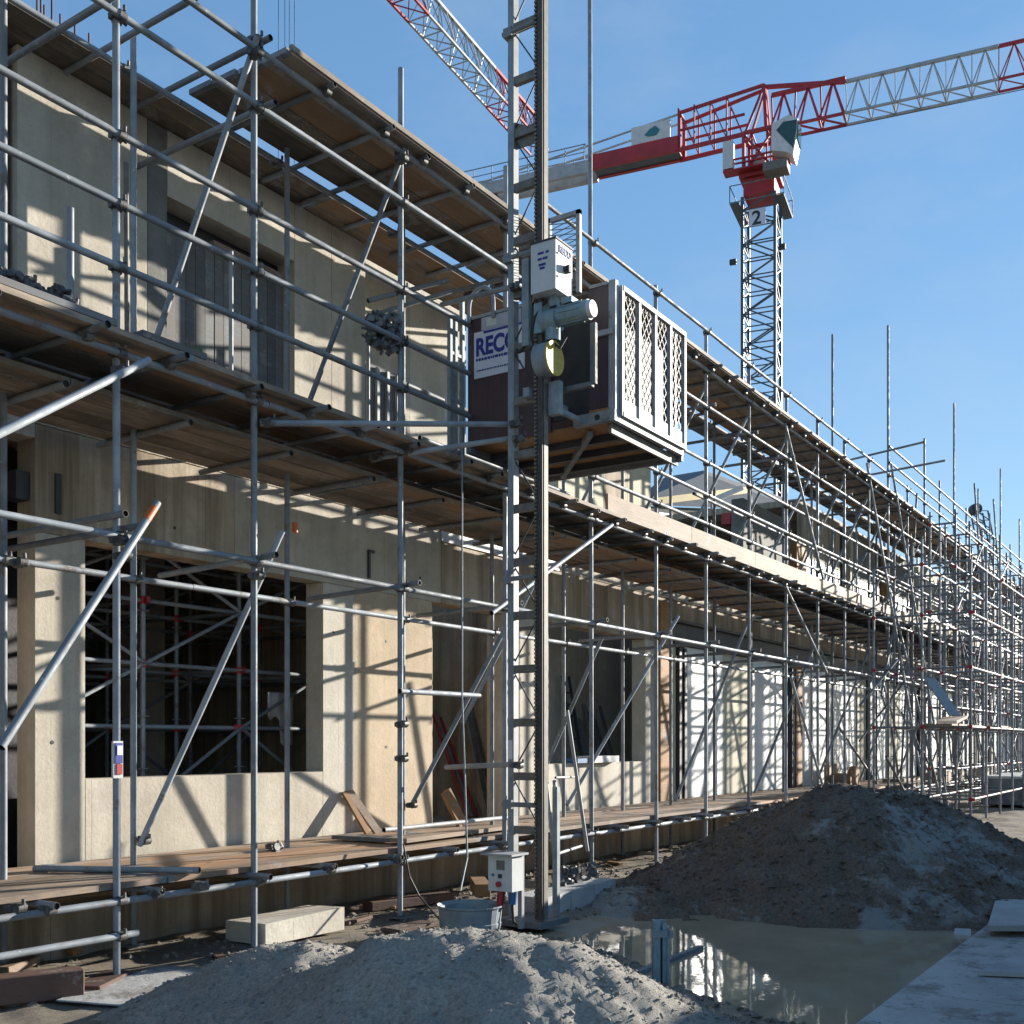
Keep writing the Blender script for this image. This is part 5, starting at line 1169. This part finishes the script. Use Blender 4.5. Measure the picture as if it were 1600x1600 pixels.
mb = MB(); mb.beam(P(1110, 783, d=26), P(1160, 762, d=26), .1, .12); tag(mb.build('white_girder', M['white']), 'white rail just below the yellow girder in the gap', 'rail')
for i, px_ in enumerate((1048, 1112, 1160)):
    a = P(px_, 780, d=26); ltube('support_post', Vector((a.x, a.y, 4.25)), a, 'thin post carrying the yellow girder, %s of three' % ('left', 'middle', 'right')[i], 'galv', .03)
mb = MB(); a = P(1138, 812, d=24); mb.box(a.x - .15, a.x + .15, a.y - .1, a.y + .1, a.z - .12, a.z + .12); tag(mb.build('red_canister', M['red']), 'red canister hanging below the yellow girder', 'canister')
# formwork lumps above the top deck on the right
def lump_box(px, py, Y, L, h_, label, mat='tarp_blue'):
    a = P(px, py, Y=Y); t = thing('formwork_stack', label, 'formwork', tuple(a))
    for k_ in range(3): mb = MB(); mb.box(a.x - L * (.5 - .05 * k_), a.x + L * (.5 - .08 * k_), a.y, a.y + 1.2, a.z + h_ * k_ / 3, a.z + h_ * (k_ + .85) / 3); mb.build('panel', M[('dark_steel', mat, 'galv_dull')[k_]], t)
    for k_ in (-.4, .4): mb = MB(); mb.beam((a.x + L * k_, a.y + .3, 7.0), (a.x + L * k_, a.y + .3, a.z), .06); mb.build('leg', M['galv_dull'], t)
lump_box(1405, 790, 8.2, 1.3, .35, 'dark formwork stack on the roof behind the tallest near pole')
lump_box(1455, 850, 8.2, 1.5, .3, 'dark green formwork stack on the roof, second from the left', 'tarp_blue')
lump_box(1500, 872, 8.2, 1.8, .3, 'dark formwork stack on the roof, third from the left')
lump_box(1535, 900, 8.2, 2.0, .3, 'dark formwork stack on the roof near the far lattice boom')
# far ground things on the right
t = thing('container_box', 'blue green site container beyond the modular scaffold at the right edge', 'container', tuple(P(1570, 1300, d=24)))
c = P(1575, 1250, d=27); mb = MB(); mb.box(c.x, c.x + 4, c.y - 1, c.y + .6, .05, .7); mb.build('body', M['galv_dull'], t)
mb = MB(); mb.box(c.x - .01, c.x + 4, c.y - 1.05, c.y + .6, .7, .76); mb.build('lid', M['cabinet'], t)
for i in range(5): mb = MB(); mb.box(c.x + .2 + i * .8, c.x + .28 + i * .8, c.y - 1.05, c.y - 1.0, .1, .68); mb.build('rib', M['teal'], t)
for i in range(3):
    a = wpt(1540 + i * 40, 46); mb = MB(); mb.box(a[0], a[0] + 5, a[1], a[1] + 3, 0, 2.6 + i * .4); mb.box(a[0] - .05, a[0] + 5.05, a[1] - .05, a[1] + 3.05, 2.6 + i * .4, 2.7 + i * .4)
    tag(mb.build('site_cabin', M[('concrete_grey', 'white', 'galv_dull')[i]]), ('grey', 'white', 'dull metal')[i] + ' site cabin in the distance behind the right end of the scaffold', 'cabin')
t = thing('spool', 'tan cable drum with round side peeking above the soil heap', 'drum', tuple(P(1335, 1210, Y=7.1)))
a = P(1336, 1222, Y=7.0); mb = MB(); mb.cyl((a.x, 7.0, a.z), (a.x, 7.08, a.z), .36, 20); mb.build('flange', M['wood_orange'], t); mb = MB(); mb.cyl((a.x, 7.08, a.z), (a.x, 7.5, a.z), .2, 14); mb.build('core', M['wood_pale'], t)
mb = MB(); mb.box(a.x - .45, a.x + .45, 7.5, 7.56, a.z - .4, a.z + .4); mb.build('backing', M['wood_pale'], t)
# concrete rubble/white pallet pieces at far base
for i, (px_, py_, yy) in enumerate(((1420, 1222, 6.6), (1475, 1212, 6.6), (1545, 1205, 6.6))):
    a = P(px_, py_, Y=yy); mb = MB(); mb.box(a.x - .9, a.x + .9, yy, yy + .4, a.z - .25, a.z + .1); tag(mb.build('timber_stack', M['wood_pale']), 'pale timber stack at the foot of the far wall, %s of three' % ('left', 'middle', 'right')[i], 'timber')

# ------------------------------------------------------------------ container shapes on the right, added out of view to shade slab and puddle
for k_, (x0, zb_) in enumerate(((6.5, 0), (12.8, 0), (19.1, 0), (20.7, 2.6))):
    t = thing('container_box', ('blue grey', 'pale grey', 'dark blue', 'upper, stacked pale')[k_] + ' container shape beside the path, added out of view as a shade blocker', 'container', (x0 + 3, -2.3, zb_))
    mb = MB(); mb.box(x0, x0 + 6.05, -3.5, -1.05, zb_ + .1, zb_ + (2.5 if zb_ == 0 else 1.6)); mb.build('body', M[('tarp_blue', 'cabinet')[k_ % 2]], t)
    for i in range(30): mb = MB(); mb.box(x0 + .1 + i * .2, x0 + .19 + i * .2, -1.049, -1.02, zb_ + .15, zb_ + (2.45 if zb_ == 0 else 1.55)); mb.build('rib', M[('tarp_blue', 'cabinet')[k_ % 2]], t)
    mb = MB(); mb.box(x0 - .03, x0 + 6.08, -3.53, -1.0, zb_ + (2.5 if zb_ == 0 else 1.6), zb_ + (2.58 if zb_ == 0 else 1.68)); mb.build('roof_frame', M['galv_dull'], t)
